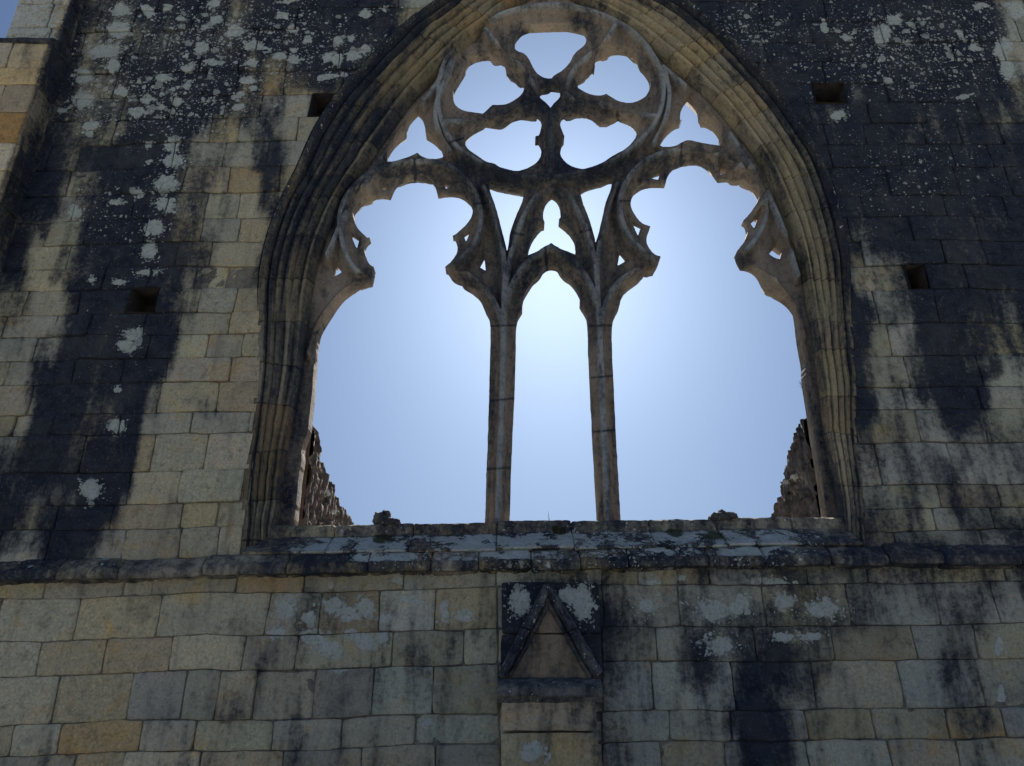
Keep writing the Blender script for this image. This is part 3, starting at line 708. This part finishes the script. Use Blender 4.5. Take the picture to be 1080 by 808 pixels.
# stone joints across the tracery bars
solid_v = (SD > 0) & within
z_spring = float(at(580, 344, YT)[2])
def stain_tr(px, py):
    s = np.full(len(px), .50)
    for a, b, rx, ry, v in ((580, 180, 130, 26, .32), (580, 110, 60, 26, .34), (440, 180, 80, 14, .22), (720, 168, 70, 12, .15), (580, 290, 90, 60, .12), (640, 40, 60, 30, -.15), (440, 130, 30, 40, -.22), (725, 125, 45, 45, -.22),
                            (360, 300, 40, 40, -.2), (815, 280, 30, 50, -.28), (385, 292, 14, 10, .4), (785, 275, 14, 10, .4), (790, 235, 20, 30, -.05), (305, 490, 30, 80, .15), (860, 480, 20, 80, .12), (580, 22, 50, 14, -.3), (550, 35, 12, 12, .4), (612, 25, 12, 12, .4)):
        s = s+v*np.exp(-(((px-a)/rx)**2+((py-b)/ry)**2))
    return s
def march(mask_cells):
    """stone solid between the openings: worn front and back faces joined by the soffits"""
    mb = MB(); vid = {}; Fv = []; Bv = []
    def addv(x, z, h, e):
        Fv.append((x, YT-h, z)); Bv.append((x, YT+max(e, h*.9), z)); return len(Fv)-1
    def gv(i, j):
        k = (i, j)
        if k not in vid: vid[k] = addv(xs[i], zz[j], H[i, j], EF[i, j])
        return vid[k]
    def ev(i, j, i2, j2):
        k = (i, j, i2, j2) if (i, j) < (i2, j2) else (i2, j2, i, j)
        if k not in vid:
            a, b = SD[k[0], k[1]], SD[k[2], k[3]]; t = a/(a-b)
            vid[k] = addv(xs[k[0]]*(1-t)+xs[k[2]]*t, zz[k[1]]*(1-t)+zz[k[3]]*t, EF[k[0], k[1]], EF[k[0], k[1]])
        return vid[k]
    q, t, side = [], [], []
    I, J = np.nonzero(mask_cells)
    for i, j in zip(I.tolist(), J.tolist()):
        cs = [(i, j), (i+1, j), (i+1, j+1), (i, j+1)]
        sg = [SD[c] > 0 for c in cs]
        if all(sg): q.append([gv(*c) for c in cs]); continue
        if not any(sg): continue
        poly = []; ed = []
        for k in range(4):
            a, b = cs[k], cs[(k+1) % 4]
            if sg[k]: poly.append((gv(*a), 0))
            if sg[k] != sg[(k+1) % 4]: poly.append((ev(*a, *b), 1 if sg[k] else 2))
        for k in range(1, len(poly)-1): t.append((poly[0][0], poly[k][0], poly[k+1][0]))
        for k in range(len(poly)):
            if poly[k][1] == 1 and poly[(k+1) % len(poly)][1] == 2: side.append((poly[k][0], poly[(k+1) % len(poly)][0]))
    nF = len(Fv); Vv = np.array(Fv+Bv)
    q = np.array(q).reshape(-1, 4); t = np.array(t).reshape(-1, 3)
    sq = np.array([(a, nF+a, nF+b, b) for a, b in side]).reshape(-1, 4)
    px, py = proj(Vv)
    S = stain_tr(px, py)+fbm(Vv, 3.2, 5)*.32+fbm(Vv, 14, 6)*.25
    S[nF:] -= .1
    for (a, b, c_, d_) in ((515, 423, 545, 420), (511, 495, 542, 493), (617, 399, 650, 396), (621, 456, 653, 453), (514, 344, 547, 343), (617, 344, 648, 343), (437, 168, 438, 192), (651, 118, 652, 134), (719, 150, 718, 178), (474, 150, 492, 145), (598, 176, 600, 190),
                           (488, 60, 500, 72), (500, 215, 512, 214), (655, 212, 668, 212), (575, 258, 577, 286), (540, 245, 552, 248), (612, 245, 624, 242), (556, 122, 550, 106), (330, 352, 345, 347)):
        dd = seg_dist(px, py, np.array([a, b], float), np.array([c_, d_], float)); S += .4*np.exp(-(dd/1.0)**2)
    Wr = np.stack([np.clip(S, 0, 1), np.full(len(S), .07), np.zeros(len(S))], -1)
    fr = sstep(.105, .15, YT-Vv[:, 1])[:, None]
    tn = (np.array([.30, .245, .19])*(1-fr)+np.array([.36, .37, .365])*fr)*(1+fbm(Vv, 1.7, 15)[:, None]*.8)
    mb.add(Vv, np.concatenate([q, sq, q[:, ::-1]+nF]), np.concatenate([t, t[:, ::-1]+nF]), tint=tn, wear=Wr)
    return mb
cells = within[:-1, :-1] & within[1:, 1:] & within[:-1, 1:] & within[1:, :-1]
xc, zc = XX[:-1, :-1]+G_/2, ZZ[:-1, :-1]+G_/2
low_c = zc < z_spring
regions = {'mullion': low_c & (abs(xc-at(528, 450, YT)[0]) < .35), 'mullion.001': low_c & (abs(xc-at(637, 450, YT)[0]) < .35)}
rest = cells & ~regions['mullion'] & ~regions['mullion.001']
o_tr = march(rest).build('tracery', CARVED, sharp=32); reparent(o_tr, win)
for k in ('mullion', 'mullion.001'):
    o = march(cells & regions[k]).build('mullion', CARVED, sharp=30); reparent(o, win)

# ------------------------------------------------------------------ sill and string course
def sweep(mb, x0, x1, prof, jmin, jmax, wearf, yoff=None, rough=1.0, tint_w=(1, 2, 4, .5, .2, .5, 3), gap=.012):
    """stones laid end to end along the wall, cross-section prof = [(y, z)]"""
    x = x0; pr = []
    for (a, b) in zip(prof[:-1], prof[1:]):
        nseg = max(1, int(math.hypot(b[0]-a[0], b[1]-a[1])/.02))
        for k in range(nseg): pr.append((a[0]+(b[0]-a[0])*k/nseg, a[1]+(b[1]-a[1])*k/nseg))
    pr.append(prof[-1]); pr = np.array(pr)
    while x < x1-.05:
        w = rng.uniform(jmin, jmax); e = min(x+w, x1)
        if x1-e < .12: e = x1
        xs_ = np.concatenate([[x+.002, x+.002, x+gap*.6, x+gap*1.6], np.linspace(x+.035, e-.035, max(3, int((e-x)/.025))), [e-gap*1.6, e-gap*.6, e-.002, e-.002]])
        Pv = np.zeros((len(xs_), len(pr), 3)); Pv[..., 0] = xs_[:, None]; Pv[..., 1] = pr[None, :, 0]; Pv[..., 2] = pr[None, :, 1]
        endd = np.minimum(abs(xs_-x), abs(e-xs_))
        shrink = np.where(endd < .003, .02, np.where(endd < gap, .007, 0)); shrink[[0, -1]] = .07
        cpr = np.array([pr[:, 0].max(), pr[:, 1].mean()])
        dirn = np.stack([cpr[0]-pr[:, 0], cpr[1]-pr[:, 1]], -1); dirn /= np.linalg.norm(dirn, axis=1)[:, None]+1e-6
        Pv[..., 1] += shrink[:, None]*dirn[None, :, 0]; Pv[..., 2] += shrink[:, None]*dirn[None, :, 1]
        o1 = rng.normal(0, .006)
        nz = fbm(Pv, 8, 33)*.030*rough+fbm(Pv, 28, 34)*.018*rough
        Pv[..., 1] += nz*dirn[None, :, 0]+o1; Pv[..., 2] += nz*dirn[None, :, 1]+rng.normal(0, .004)
        Pv[..., 2] += bow(Pv[..., 0])
        Vv = Pv.reshape(-1, 3)
        mb.add(Vv, grid_quads(len(xs_), len(pr)), tint=pick_tint(tint_w), wear=wearf(Vv, pr, len(xs_)))
        x = e
b0 = bow(at(560, 580, 0.)[0])
zat = lambda py, y: float(at(560, py, y)[2])-b0
xl, xr = float(at(257, 570, 0.)[0]), float(at(909, 565, 0.)[0])
z1, z2, z3, z4 = zat(548.5, .19), zat(562, .18), zat(563, .13), zat(577, -.03)
sillp = [(.91, z1-.03), (.5, z1+.005), (.26, z1), (.205, z1-.004), (.19, z1-.02), (.185, z2+.004), (.17, z2-.003), (.13, z3-.012), (-.02, z4+.01), (-.035, z4), (-.03, z4-.012), (.02, z4-.02)]
def sill_wear(V_, pr, nx):
    px, py = proj(V_); f = V_[:, 1]
    nzv = fbm(V_, (3.5, 3.5, 3.5), 91)
    slope = (f < .17)
    S = np.where(slope, .74, .66)+nzv*.3
    Lc = np.where(slope, .56+nzv*.6+fbm(V_, (9, 9, 16), 92)*.9, .22+nzv*.3)*sstep(285, 330, px)*sstep(905, 850, px)
    S = np.where(f > .22, .35, S)
    M = np.where(slope, .18+fbm(V_, 4, 19)*.5, .05)
    for a, b, r in ((405, 568, 22), (590, 560, 12), (712, 562, 16), (755, 566, 18)): M = np.maximum(M, .78*np.exp(-((px-a)/r)**2-((py-b)/7)**2))
    return np.clip(np.stack([S, Lc, M], -1), 0, 1)
sill = MB()
sweep(sill, xl, xr, sillp, .38, .58, sill_wear, rough=1.5)
o_sill = sill.build('sill', CARVED, sharp=45); reparent(o_sill, win)
s1, s2, s3, s4, s5 = zat(580, -.02), zat(588.5, -.09), zat(594.5, -.108), zat(600, -.10), zat(604.5, .0)
strp = [(.03, s1+.012), (-.005, s1+.004), (-.03, s1-.008), (-.088, s2), (-.104, s2-.012), (-.108, s3), (-.106, s4+.012), (-.098, s4), (-.06, s4-.001), (-.045, s4+.01), (-.02, s5+.012), (.0, s5), (.03, s5)]
def str_wear(V_, pr, nx):
    px, py = proj(V_); nzv = fbm(V_, (3, 3, 3), 71)
    rel = np.tile(np.linspace(0, 1, len(pr)), nx)
    S = .72+nzv*.5-.25*np.exp(-((px-190)/60)**2)
    reg = np.maximum(np.maximum(sstep(330, 400, px)*sstep(900, 830, px), .8*np.exp(-((px-95)/45)**2)), np.maximum(.6*np.exp(-((px-15)/25)**2), .18))
    Lc = np.where(rel < .42, .56+nzv*.6+fbm(V_, (9, 9, 16), 93)*.9, .30+nzv*.4)*reg
    M = np.where(rel > .42, .36+nzv*.6, .12)*np.maximum(sstep(300, 380, px)*sstep(860, 800, px), .3)
    return np.clip(np.stack([S, Lc, M], -1), 0, 1)
stc = MB()
sweep(stc, X_L+.02, X_R, strp, .30, .55, str_wear, rough=1.0)
o_str = stc.build('string_course', CARVED, sharp=45); reparent(o_str, wall)

# ------------------------------------------------------------------ gabled buttress head under the window
def wpt(px, py, y): return at(px, py, y)
def add_bar(mb, a, b, w, y0, y1, tint, wear, nlen=24, rough=1.0):
    """a raking coping stone: rounded section swept from a to b (x, z)"""
    a = np.array(a, float); b = np.array(b, float); d = (b-a)/np.linalg.norm(b-a); nn = np.array([-d[1], d[0]])
    sec = [(-w*.5, 0), (-w*.5, .55), (-w*.32, .9), (0, 1.0), (w*.32, .9), (w*.5, .55), (w*.5, 0)]
    V_ = []
    for k in range(nlen+1):
        c = a+(b-a)*k/nlen
        for (o, h) in sec:
            p = c+nn*o; V_.append((p[0], y0+(y1-y0)*h, p[1]))
    V_ = np.array(V_); V_ += np.stack([fbm(V_, 14, s_)*.016*rough for s_ in (1, 2, 3)], -1)
    q = list(map(tuple, grid_quads(nlen+1, 7)))
    mb.add(V_, q, [(0, i, i+1) for i in range(1, 6)]+[(nlen*7, nlen*7+i+1, nlen*7+i) for i in range(1, 6)], tint=tint, wear=np.tile(wear, (len(V_), 1)))
YG = -.05; YBF = -.13
gb = empty('gabled_buttress', (float(wpt(580, 740, 0)[0]), 0, 1.)); reparent(gb, wall); bpy.context.view_layer.update()
body = MB()
xa, xb = wpt(527.5, 770, YBF)[0], wpt(631, 770, YBF)[0]
zt_ = wpt(580, 738, YBF)[2]; zz_ = [zt_, wpt(580, 772, YBF)[2], wpt(580, 815, YBF)[2]]
while zz_[-1] > .1: zz_.append(zz_[-1]-rng.uniform(.22, .32))
zz_[-1] = -.05
for k, (a, b) in enumerate(zip(zz_[:-1], zz_[1:])):
    block(body, np.array([0, YBF, 0]), ex, ez, ny, xa, xb, b, a, off=rng.normal(0, .003), depth=.17, tint=pick_tint((3, 3, 2, 1, .3, .3, 3)), seed=500+k, gap=.003)
o = body.build('pier', STONE); reparent(o, gb)
ledge = MB()
la, lb = wpt(524, 728, -.2)[0], wpt(636, 728, -.2)[0]
lz1, lz0 = wpt(580, 716, -.13)[2], wpt(580, 735, -.2)[2]
pr = [(.0, lz1+.02), (-.11, lz1), (-.19, lz1-.035), (-.205, lz1-.05), (-.205, lz0+.01), (-.195, lz0), (-.15, lz0+.004), (-.13, lz0-.03), (.0, lz0-.035)]
xs_ = np.linspace(la, lb, 34); V_ = np.zeros((34, len(pr), 3)); V_[..., 0] = xs_[:, None]
for k, (y, z) in enumerate(pr): V_[:, k, 1] = y; V_[:, k, 2] = z
ends = np.minimum(xs_-la, lb-xs_)
V_[..., 1] += np.where(ends < .02, .02, 0)[:, None]*(V_[..., 1] < -.1)
V_ += np.stack([fbm(V_, 12, s_)*.014 for s_ in (4, 5, 6)], -1)
capn = len(pr)
tri = [(0, i+1, i) for i in range(1, capn-1)]+[(33*capn, 33*capn+i, 33*capn+i+1) for i in range(1, capn-1)]
ledge.add(V_.reshape(-1, 3), grid_quads(34, capn), tri, tint=(.30, .28, .24), wear=np.tile([.58, .2, .05], (34*capn, 1)))
o = ledge.build('ledge', CARVED, sharp=40); reparent(o, gb)
panel = MB()
pxa, pxb = wpt(527.5, 660, YG)[0], wpt(634, 660, YG)[0]
pz = [wpt(580, 613, YG)[2], wpt(580, 668.5, YG)[2], wpt(580, 718, YG)[2]]
for k in range(2):
    xm = (pxa+pxb)/2
    sp = [(pxa, xm), (xm, pxb)] if False else [(pxa, pxb)]
    for (u0, u1) in sp:
        block(panel, np.array([0, YG, 0]), ex, ez, ny, u0, u1, pz[k+1], pz[k], off=0, depth=.1, tint=(.37, .29, .20), seed=700+k, gap=.003)
def panel_wear(P_):
    px, py = proj(P_); c = abs(px-578.5); half = (py-618)/(712-618)*50
    outside = sstep(-2, 6, c-half)
    S = .44+.48*outside+fbm(P_, 6, 3)*.6
    return np.clip(np.stack([S, lichen_at(px, py)*outside, 0*S], -1), 0, 1)
o = panel.build('gable_panel', STONE, wearfn=panel_wear); reparent(o, gb)
ap = wpt(578, 619, -.1); fl = wpt(529, 712, -.1); fr = wpt(632, 712, -.1)
for k, f_ in enumerate((fl, fr)):
    cb = MB()
    ml = (ap+f_)/2
    for a, b in ((ap, ml), (ml, f_)):
        d = (b-a)*.012
        add_bar(cb, (a+d)[[0, 2]], (b-d)[[0, 2]], .060, -.04, -.135, (.30, .30, .29), [.70, .26, .1], rough=1.5)
        inn = np.array([-.046 if k else .046, 0, -.012])
        add_bar(cb, (a+d+inn)[[0, 2]], (b-d+inn)[[0, 2]], .030, -.04, -.085, (.28, .26, .22), [.62, .12, .1], rough=1.2)
    o = cb.build('raking_coping', CARVED, sharp=50); reparent(o, gb)

# ------------------------------------------------------------------ stepped buttress at the left end
cb_ = empty('stepped_buttress', (-4.5, -.12, 0)); reparent(cb_, wall); bpy.context.view_layer.update()
XB = float(at(78, 46, 0.)[0]); P1 = .25; P2 = .15
XB2 = float(at(88, 9, 0.)[0]); XL2 = float(at(5, 40, -P2)[0]); XL1 = XL2-.42
bt = MB()
ztop1 = float(at(30, 44, -P1)[2])
bzl = [ztop1]+[float(at(20, y, -P1)[2]) for y in (71, 89, 118, 151, 180, 212, 250, 290)]
while bzl[-1] > 0: bzl.append(bzl[-1]-rng.uniform(.25, .36))
def btint(z):
    return pick_tint((3, 3, 1, 1.2, .8, .6, 2))
def wear_butt(P_):
    px, py = proj(P_)
    side = sstep(-.004, .03, (P_[:, 0]-XB)+.02)*sstep(-P1+.005, -P1+.03, P_[:, 1])
    S = .20+.68*np.maximum(sstep(-.06, .0, P_[:, 0]-XB)*.6, side)+fbm(P_, 3, 7)*.5
    return np.clip(np.stack([S, 0*S+.06, 0*S], -1), 0, 1)
k = 0
for a, b in zip(bzl[:-1], bzl[1:]):
    js = sorted([XL1]+[XB-rng.uniform(.25, .38)]+[XB-rng.uniform(.55, .7)]+[XB])
    for u0, u1 in zip(js[:-1], js[1:]):
        t = btint(a)
        for (qx, qy, tt_) in TINTS[:2]:
            w = at(qx, qy, -P1)
            if u0 < w[0] < u1 and b < w[2] < a: t = np.array(tt_)
        k += 1; block(bt, np.array([0, -P1, 0]), ex, ez, ny, u0, u1, b, a, off=rng.normal(0, .004), depth=.03, tint=t, seed=800+k)
    k += 1; block(bt, np.array([XB, 0, 0]), np.array([0, 1., 0]), ez, np.array([1., 0, 0]), -P1+.004, .03, b, a, off=rng.normal(0, .004), depth=.03, tint=btint(a), seed=800+k)
# weathered slope between the stages, core
def boxm(mb, x0, x1, y0, y1, z0, z1, tint, wear):
    V_ = np.array([(x, y, z) for x in (x0, x1) for y in (y0, y1) for z in (z0, z1)], float)
    mb.add(V_, [(0, 1, 3, 2), (4, 6, 7, 5), (0, 4, 5, 1), (2, 3, 7, 6), (0, 2, 6, 4), (1, 5, 7, 3)], tint=tint, wear=np.tile(wear, (8, 1)))
boxm(bt, XL1+.012, XB-.014, -P1+.016, .3, -.05, ztop1-.01, (.2, .18, .15), [.6, 0, 0])
o = bt.build('lower_stage', STONE, wearfn=wear_butt); reparent(o, cb_)
wt = MB()
Vw = []
for x in np.linspace(XL1-.01, XB+.012, 30):
    for (y, z) in ((.02, ztop1+.16), (-P2-.0, ztop1+.11), (-P1-.02, ztop1+.025), (-P1-.028, ztop1+.0), (-P1-.02, ztop1-.02), (-P1+.03, ztop1-.022), (.02, ztop1-.022)): Vw.append((x, y, z))
Vw = np.array(Vw); Vw += np.stack([fbm(Vw, 12, s_)*.014 for s_ in (14, 15, 16)], -1)
wt.add(Vw, grid_quads(30, 7), [(29*7, 29*7+i, 29*7+i+1) for i in range(1, 6)]+[(0, i+1, i) for i in range(1, 6)], tint=(.27, .25, .2), wear=np.tile([.7, .1, .1], (len(Vw), 1)))
o = wt.build('weathering', CARVED, sharp=45); reparent(o, cb_)
us = MB(); z = ztop1+.02
def wear_up(P_):
    px, py = proj(P_)
    S = .38+.5*sstep(-.05, .01, P_[:, 0]-XB2)+fbm(P_, 3, 7)*.5
    return np.clip(np.stack([S, .50+fbm(P_, 2.5, 8)*.6-.4*sstep(-.05, 0, P_[:, 0]-XB2), 0*S], -1), 0, 1)
while z < Z_TOP-.1:
    h = rng.uniform(.26, .34)
    xm = XL2+rng.uniform(.2, .4)*(XB2-XL2)/.5
    for u0, u1 in ((XL2, xm), (xm, XB2)):
        k += 1; block(us, np.array([0, -P2, 0]), ex, ez, ny, u0, u1, z, z+h, off=rng.normal(0, .004), depth=.03, tint=btint(z), seed=900+k)
    k += 1; block(us, np.array([XB2, 0, 0]), np.array([0, 1., 0]), ez, np.array([1., 0, 0]), -P2+.004, .03, z, z+h, off=rng.normal(0, .004), depth=.03, tint=btint(z), seed=900+k)
    z += h
boxm(us, XL2+.012, XB2-.014, -P2+.016, .3, ztop1, z, (.2, .18, .15), [.6, 0, 0])
o = us.build('upper_stage', STONE, wearfn=wear_up); reparent(o, cb_)

# ------------------------------------------------------------------ broken rubble walls beyond the window
def rubble_wall(name, Xf, dirn, outline, label, tint, spots=()):
    """wall running away from us: face at x = Xf, thickness to the side, jagged top"""
    yz = np.array([at_x(a, b, Xf) for a, b in outline])
    ys = np.linspace(.93, yz[-1, 0]+.1, 90)
    o_ = np.argsort(yz[:, 0]); top = np.interp(ys, yz[o_, 0], yz[o_, 1])
    top = np.where(ys > yz[:, 0].max(), top-(ys-yz[:, 0].max())*4, top)
    Q = np.stack([ys*0+Xf, ys, ys*0], -1)
    top = top+fbm(Q, (1, 13, 1), 41)*.10
    th = .55; nz_ = 110; nt_ = 10
    zlow = 1.2
    V_ = np.zeros((len(ys), nz_+nt_, 3))
    for i, y in enumerate(ys):
        zc_ = np.linspace(zlow, top[i], nz_)
        V_[i, :nz_, 0] = Xf; V_[i, :nz_, 1] = y; V_[i, :nz_, 2] = zc_
        tx = np.linspace(0, 1, nt_+1)[1:]
        V_[i, nz_:, 0] = Xf+dirn*th*tx; V_[i, nz_:, 1] = y; V_[i, nz_:, 2] = top[i]+.03*np.sin(tx*3.1)-.05*tx
    # lumpy stones
    cells_ = np.stack([V_[..., 0]*6, V_[..., 1]*10, V_[..., 2]*17], -1)
    f = fbm(cells_, 1.0, 4, 2)
    lump = np.minimum(abs(f), .14)*.30; fine_ = fbm(V_, 34, 9)*.03
    inner = np.zeros(V_.shape[:2]); inner[:, :nz_] = 1
    V_[..., 0] += -dirn*(lump+fine_-.05)*inner
    V_[..., 2] += fbm(V_, 13, 44)*.06*(1-inner)
    V_[..., 1] += fbm(V_, 15, 46)*.015
    mb = MB(); nn_ = nz_+nt_
    tn = np.array(tint)*(1+1.6*fbm(cells_, 1.7, 14, 2)[..., None]); tn = np.clip(tn, .03, .6)
    mort = (abs(f) < .012)[..., None]
    tn = np.where(mort, np.array([.40, .36, .30]), tn)
    Wv = np.zeros(V_.shape); Wv[..., 0] = .5+fbm(V_, 5, 50)*.6
    px, py = proj(V_.reshape(-1, 3)); px = px.reshape(V_.shape[:2]); py = py.reshape(V_.shape[:2])
    for a, b, r in spots:
        Wv[..., 1] = np.maximum(Wv[..., 1], .85*np.exp(-((px-a)/r)**2-((py-b)/(r*.8))**2))
    mb.add(V_.reshape(-1, 3), grid_quads(len(ys), nn_), tint=tn.reshape(-1, 3), wear=np.clip(Wv, 0, 1).reshape(-1, 3))
    # outer face, ends and foot of the wall
    xo = Xf+dirn*th
    for i in range(len(ys)-1):
        mb.add(np.array([(xo, ys[i], -.05), (xo, ys[i+1], -.05), V_[i+1, -1], V_[i, -1]]), [(0, 1, 2, 3)], tint=tint, wear=np.tile([.3, 0, 0], (4, 1)))
        mb.add(np.array([(Xf, ys[i], -.05), (Xf, ys[i+1], -.05), V_[i+1, 0], V_[i, 0]]), [(0, 1, 2, 3)], tint=tint, wear=np.tile([.3, 0, 0], (4, 1)))
    for i in (0, len(ys)-1):
        mb.add(np.array([(Xf, ys[i], -.05), (xo, ys[i], -.05), V_[i, -1], V_[i, nz_-1]]), [(0, 1, 2, 3)], tint=tint, wear=np.tile([.3, 0, 0], (4, 1)))
    o = mb.build(name, RUBBLE, sharp=60)
    return tag(o, label, 'wall', 'broken rubble walls beyond the window', 'thing')
Xrl, Xrr = -1.90, 2.16
rubble_wall('rubble_wall', Xrl, -1, [(330, 425), (334, 447), (336, 458), (341, 476), (341, 487), (346, 497), (353, 515), (362, 535), (370, 545), (377, 556)],
            'reddish broken rubble wall with white flecks, behind the left jamb of the window', (.165, .125, .115), [(338, 480, 5), (345, 520, 6), (352, 540, 5)])
rubble_wall('rubble_wall', Xrr, 1, [(852, 425), (846, 437), (842, 443), (838, 456), (832, 471), (828, 486), (822, 510), (817, 532), (812, 545), (808, 556)],
            'dark grey broken rubble wall with yellow flecks, behind the right jamb of the window', (.13, .115, .115), [(838, 503, 7), (828, 508, 4), (831, 485, 4)])

# ------------------------------------------------------------------ loose stones, moss and weeds on the sill
def pebble(px, py, y, w, h, d, seed, mb):
    c = at(px, py, y); r_ = 18
    th, ph = np.meshgrid(np.linspace(0, 2*math.pi, r_, endpoint=False), np.linspace(.02, math.pi-.02, 12), indexing='ij')
    D = np.stack([np.sin(ph)*np.cos(th), np.sin(ph)*np.sin(th), np.cos(ph)], -1)
    D = np.sign(D)*abs(D)**.8
    V_ = c+np.array([0, 0, h*.5])+D*np.array([w/2, d/2, h/2])*.85*(1+fbm(D+seed, 1.9, seed)[..., None]*1.1)
    V_ = V_+fbm(V_, 30, 5)[..., None]*.012
    q = []
    for i in range(r_):
        for j in range(11): q.append((i*12+j, ((i+1) % r_)*12+j, ((i+1) % r_)*12+j+1, i*12+j+1))
    V2 = V_.reshape(-1, 3)
    tri = [(i*12, 0, ((i+1) % r_)*12) for i in range(1, r_-1)]+[(i*12+11, ((i+1) % r_)*12+11, 11) for i in range(1, r_-1)]
    mb.add(V2, q, tri, tint=(.22, .20, .175), wear=np.tile([.6, .2, .05], (len(V2), 1)))
for (parts, lab) in (([(400, 555, .24, .13, .10, .13), (410, 555, .23, .12, .055, .12), (418, 555, .24, .07, .05, .10), (406, 550, .25, .07, .08, .09)], 'knobbly broken stone lying on the sill near the left jamb'),
                     ([(757, 551, .23, .14, .07, .13), (769, 550, .23, .12, .065, .12), (762, 550, .25, .09, .08, .10)], 'low lump of loose stone lying on the sill near the right jamb')):
    mb = MB()
    for k, p in enumerate(parts): pebble(*p, 3+k, mb)
    o = mb.build('loose_stone', CARVED, sharp=50)
    tag(o, lab, 'stone', 'loose stones on the window sill')
def tuft(name, px, py, y, n, hgt, spread, lab, cat, mat, group, width=.005, leaf=False, lean=(0, 0)):
    c = at(px, py, y); V_ = []; Fq = []
    for k in range(n):
        a = rng.uniform(0, 2*math.pi); r_ = rng.uniform(0, spread*.35)
        b = c+np.array([math.cos(a)*r_, math.sin(a)*r_, -.01])
        tip = np.array([math.cos(a)*spread*rng.uniform(.2, 1)+lean[0], math.sin(a)*spread*rng.uniform(.2, 1)*.6, hgt*rng.uniform(.5, 1.)+lean[1]])
        wd = np.array([-math.sin(a), math.cos(a), 0])*width
        base = len(V_)
        for t in (0, .4, .75, 1):
            p = b+tip*np.array([t**1.6, t**1.6, t]); w_ = wd*((1-t)*1.0+.15) if not leaf else wd*(math.sin(math.pi*min(.95, t*.9+.08))+.1)
            V_ += [p-w_, p+w_]
        for q in range(3): Fq.append((base+2*q, base+2*q+1, base+2*q+3, base+2*q+2))
    mb = MB(); mb.add(np.array(V_), Fq, wear=np.zeros((len(V_), 3)))
    o = mb.build(name, mat); return tag(o, lab, cat, group)
tuft('weed', 580, 551, .22, 4, .10, .02, 'thin dry weed stalk standing up from the sill between the mullions', 'weed', WEED, 'weeds and grass on the ruin', .0022)
tuft('weed', 590, 562, .15, 46, .06, .05, 'dark leafy weed rooted in the sill joint between the mullions', 'weed', MOSS, 'weeds and grass on the ruin', .009, True)
tuft('grass_tuft', 846.5, 408, .36, 9, .06, .04, 'small dry grass sprig growing from the worn right jamb', 'grass tuft', WEED, 'weeds and grass on the ruin', .002, lean=(-.03, 0))

# ------------------------------------------------------------------ ground
gme = bpy.data.meshes.new('ground'); s_ = 400
gme.from_pydata([(-s_, -s_, 0), (s_, -s_, 0), (s_, s_, 0), (-s_, s_, 0)], [], [(0, 1, 2, 3)]); gme.materials.append(GROUND)
g = bpy.data.objects.new('ground', gme); col.objects.link(g); g['kind'] = 'structure'

# ------------------------------------------------------------------ daylight
SUN_PX = (583, 258)
sd = FWD+(SUN_PX[0]-CX)/F*RIGHT+(CY-SUN_PX[1])/F*UP; sd /= np.linalg.norm(sd)
elev = math.asin(sd[2]); azi = math.atan2(sd[0], sd[1])
world = bpy.data.worlds.new('World'); scene.world = world; world.use_nodes = True
nt = world.node_tree; nt.nodes.clear()
out = mk(nt, 'ShaderNodeOutputWorld'); bg = mk(nt, 'ShaderNodeBackground'); nt.links.new(bg.outputs[0], out.inputs[0])
sky = mk(nt, 'ShaderNodeTexSky', sky_type='NISHITA'); sky.sun_disc = False
sky.sun_elevation = elev; sky.sun_rotation = azi
sky.air_density = 1.0; sky.dust_density = 2.6; sky.ozone_density = 2.0; sky.altitude = 100
gm = mk(nt, 'ShaderNodeGamma'); gm.inputs[1].default_value = .50
wb = mk(nt, 'ShaderNodeMix', data_type='RGBA', blend_type='MULTIPLY'); wb.inputs[0].default_value = 1; wb.inputs[7].default_value = (.69, 1.0, 1.56, 1)
g2 = mk(nt, 'ShaderNodeGamma'); g2.inputs[1].default_value = 2.0; nt.links.new(sky.outputs[0], g2.inputs[0])
ad = mk(nt, 'ShaderNodeVectorMath', operation='MULTIPLY_ADD'); ad.inputs[1].default_value = (.0029,)*3
nt.links.new(sky.outputs[0], gm.inputs[0]); nt.links.new(g2.outputs[0], ad.inputs[0]); nt.links.new(gm.outputs[0], ad.inputs[2]); nt.links.new(ad.outputs[0], wb.inputs[6]); nt.links.new(wb.outputs[2], bg.inputs[0])
bg.inputs['Strength'].default_value = .0505
sl = bpy.data.lights.new('sun', 'SUN'); sl.energy = 5.0; sl.angle = R(.53); sl.color = (1, .95, .87)
so = bpy.data.objects.new('sun', sl); col.objects.link(so)
so.rotation_euler = Vector(sd.tolist()).to_track_quat('Z', 'Y').to_euler(); so.location = (0, 30, 25)

vs = scene.view_settings
vs.view_transform = 'Standard'; vs.look = 'None'; vs.exposure = 1.07; vs.gamma = 1.0; vs.use_curve_mapping = False
scene.render.engine = 'CYCLES'
scene.cycles.max_bounces = 8
scene.cycles.use_denoising = True
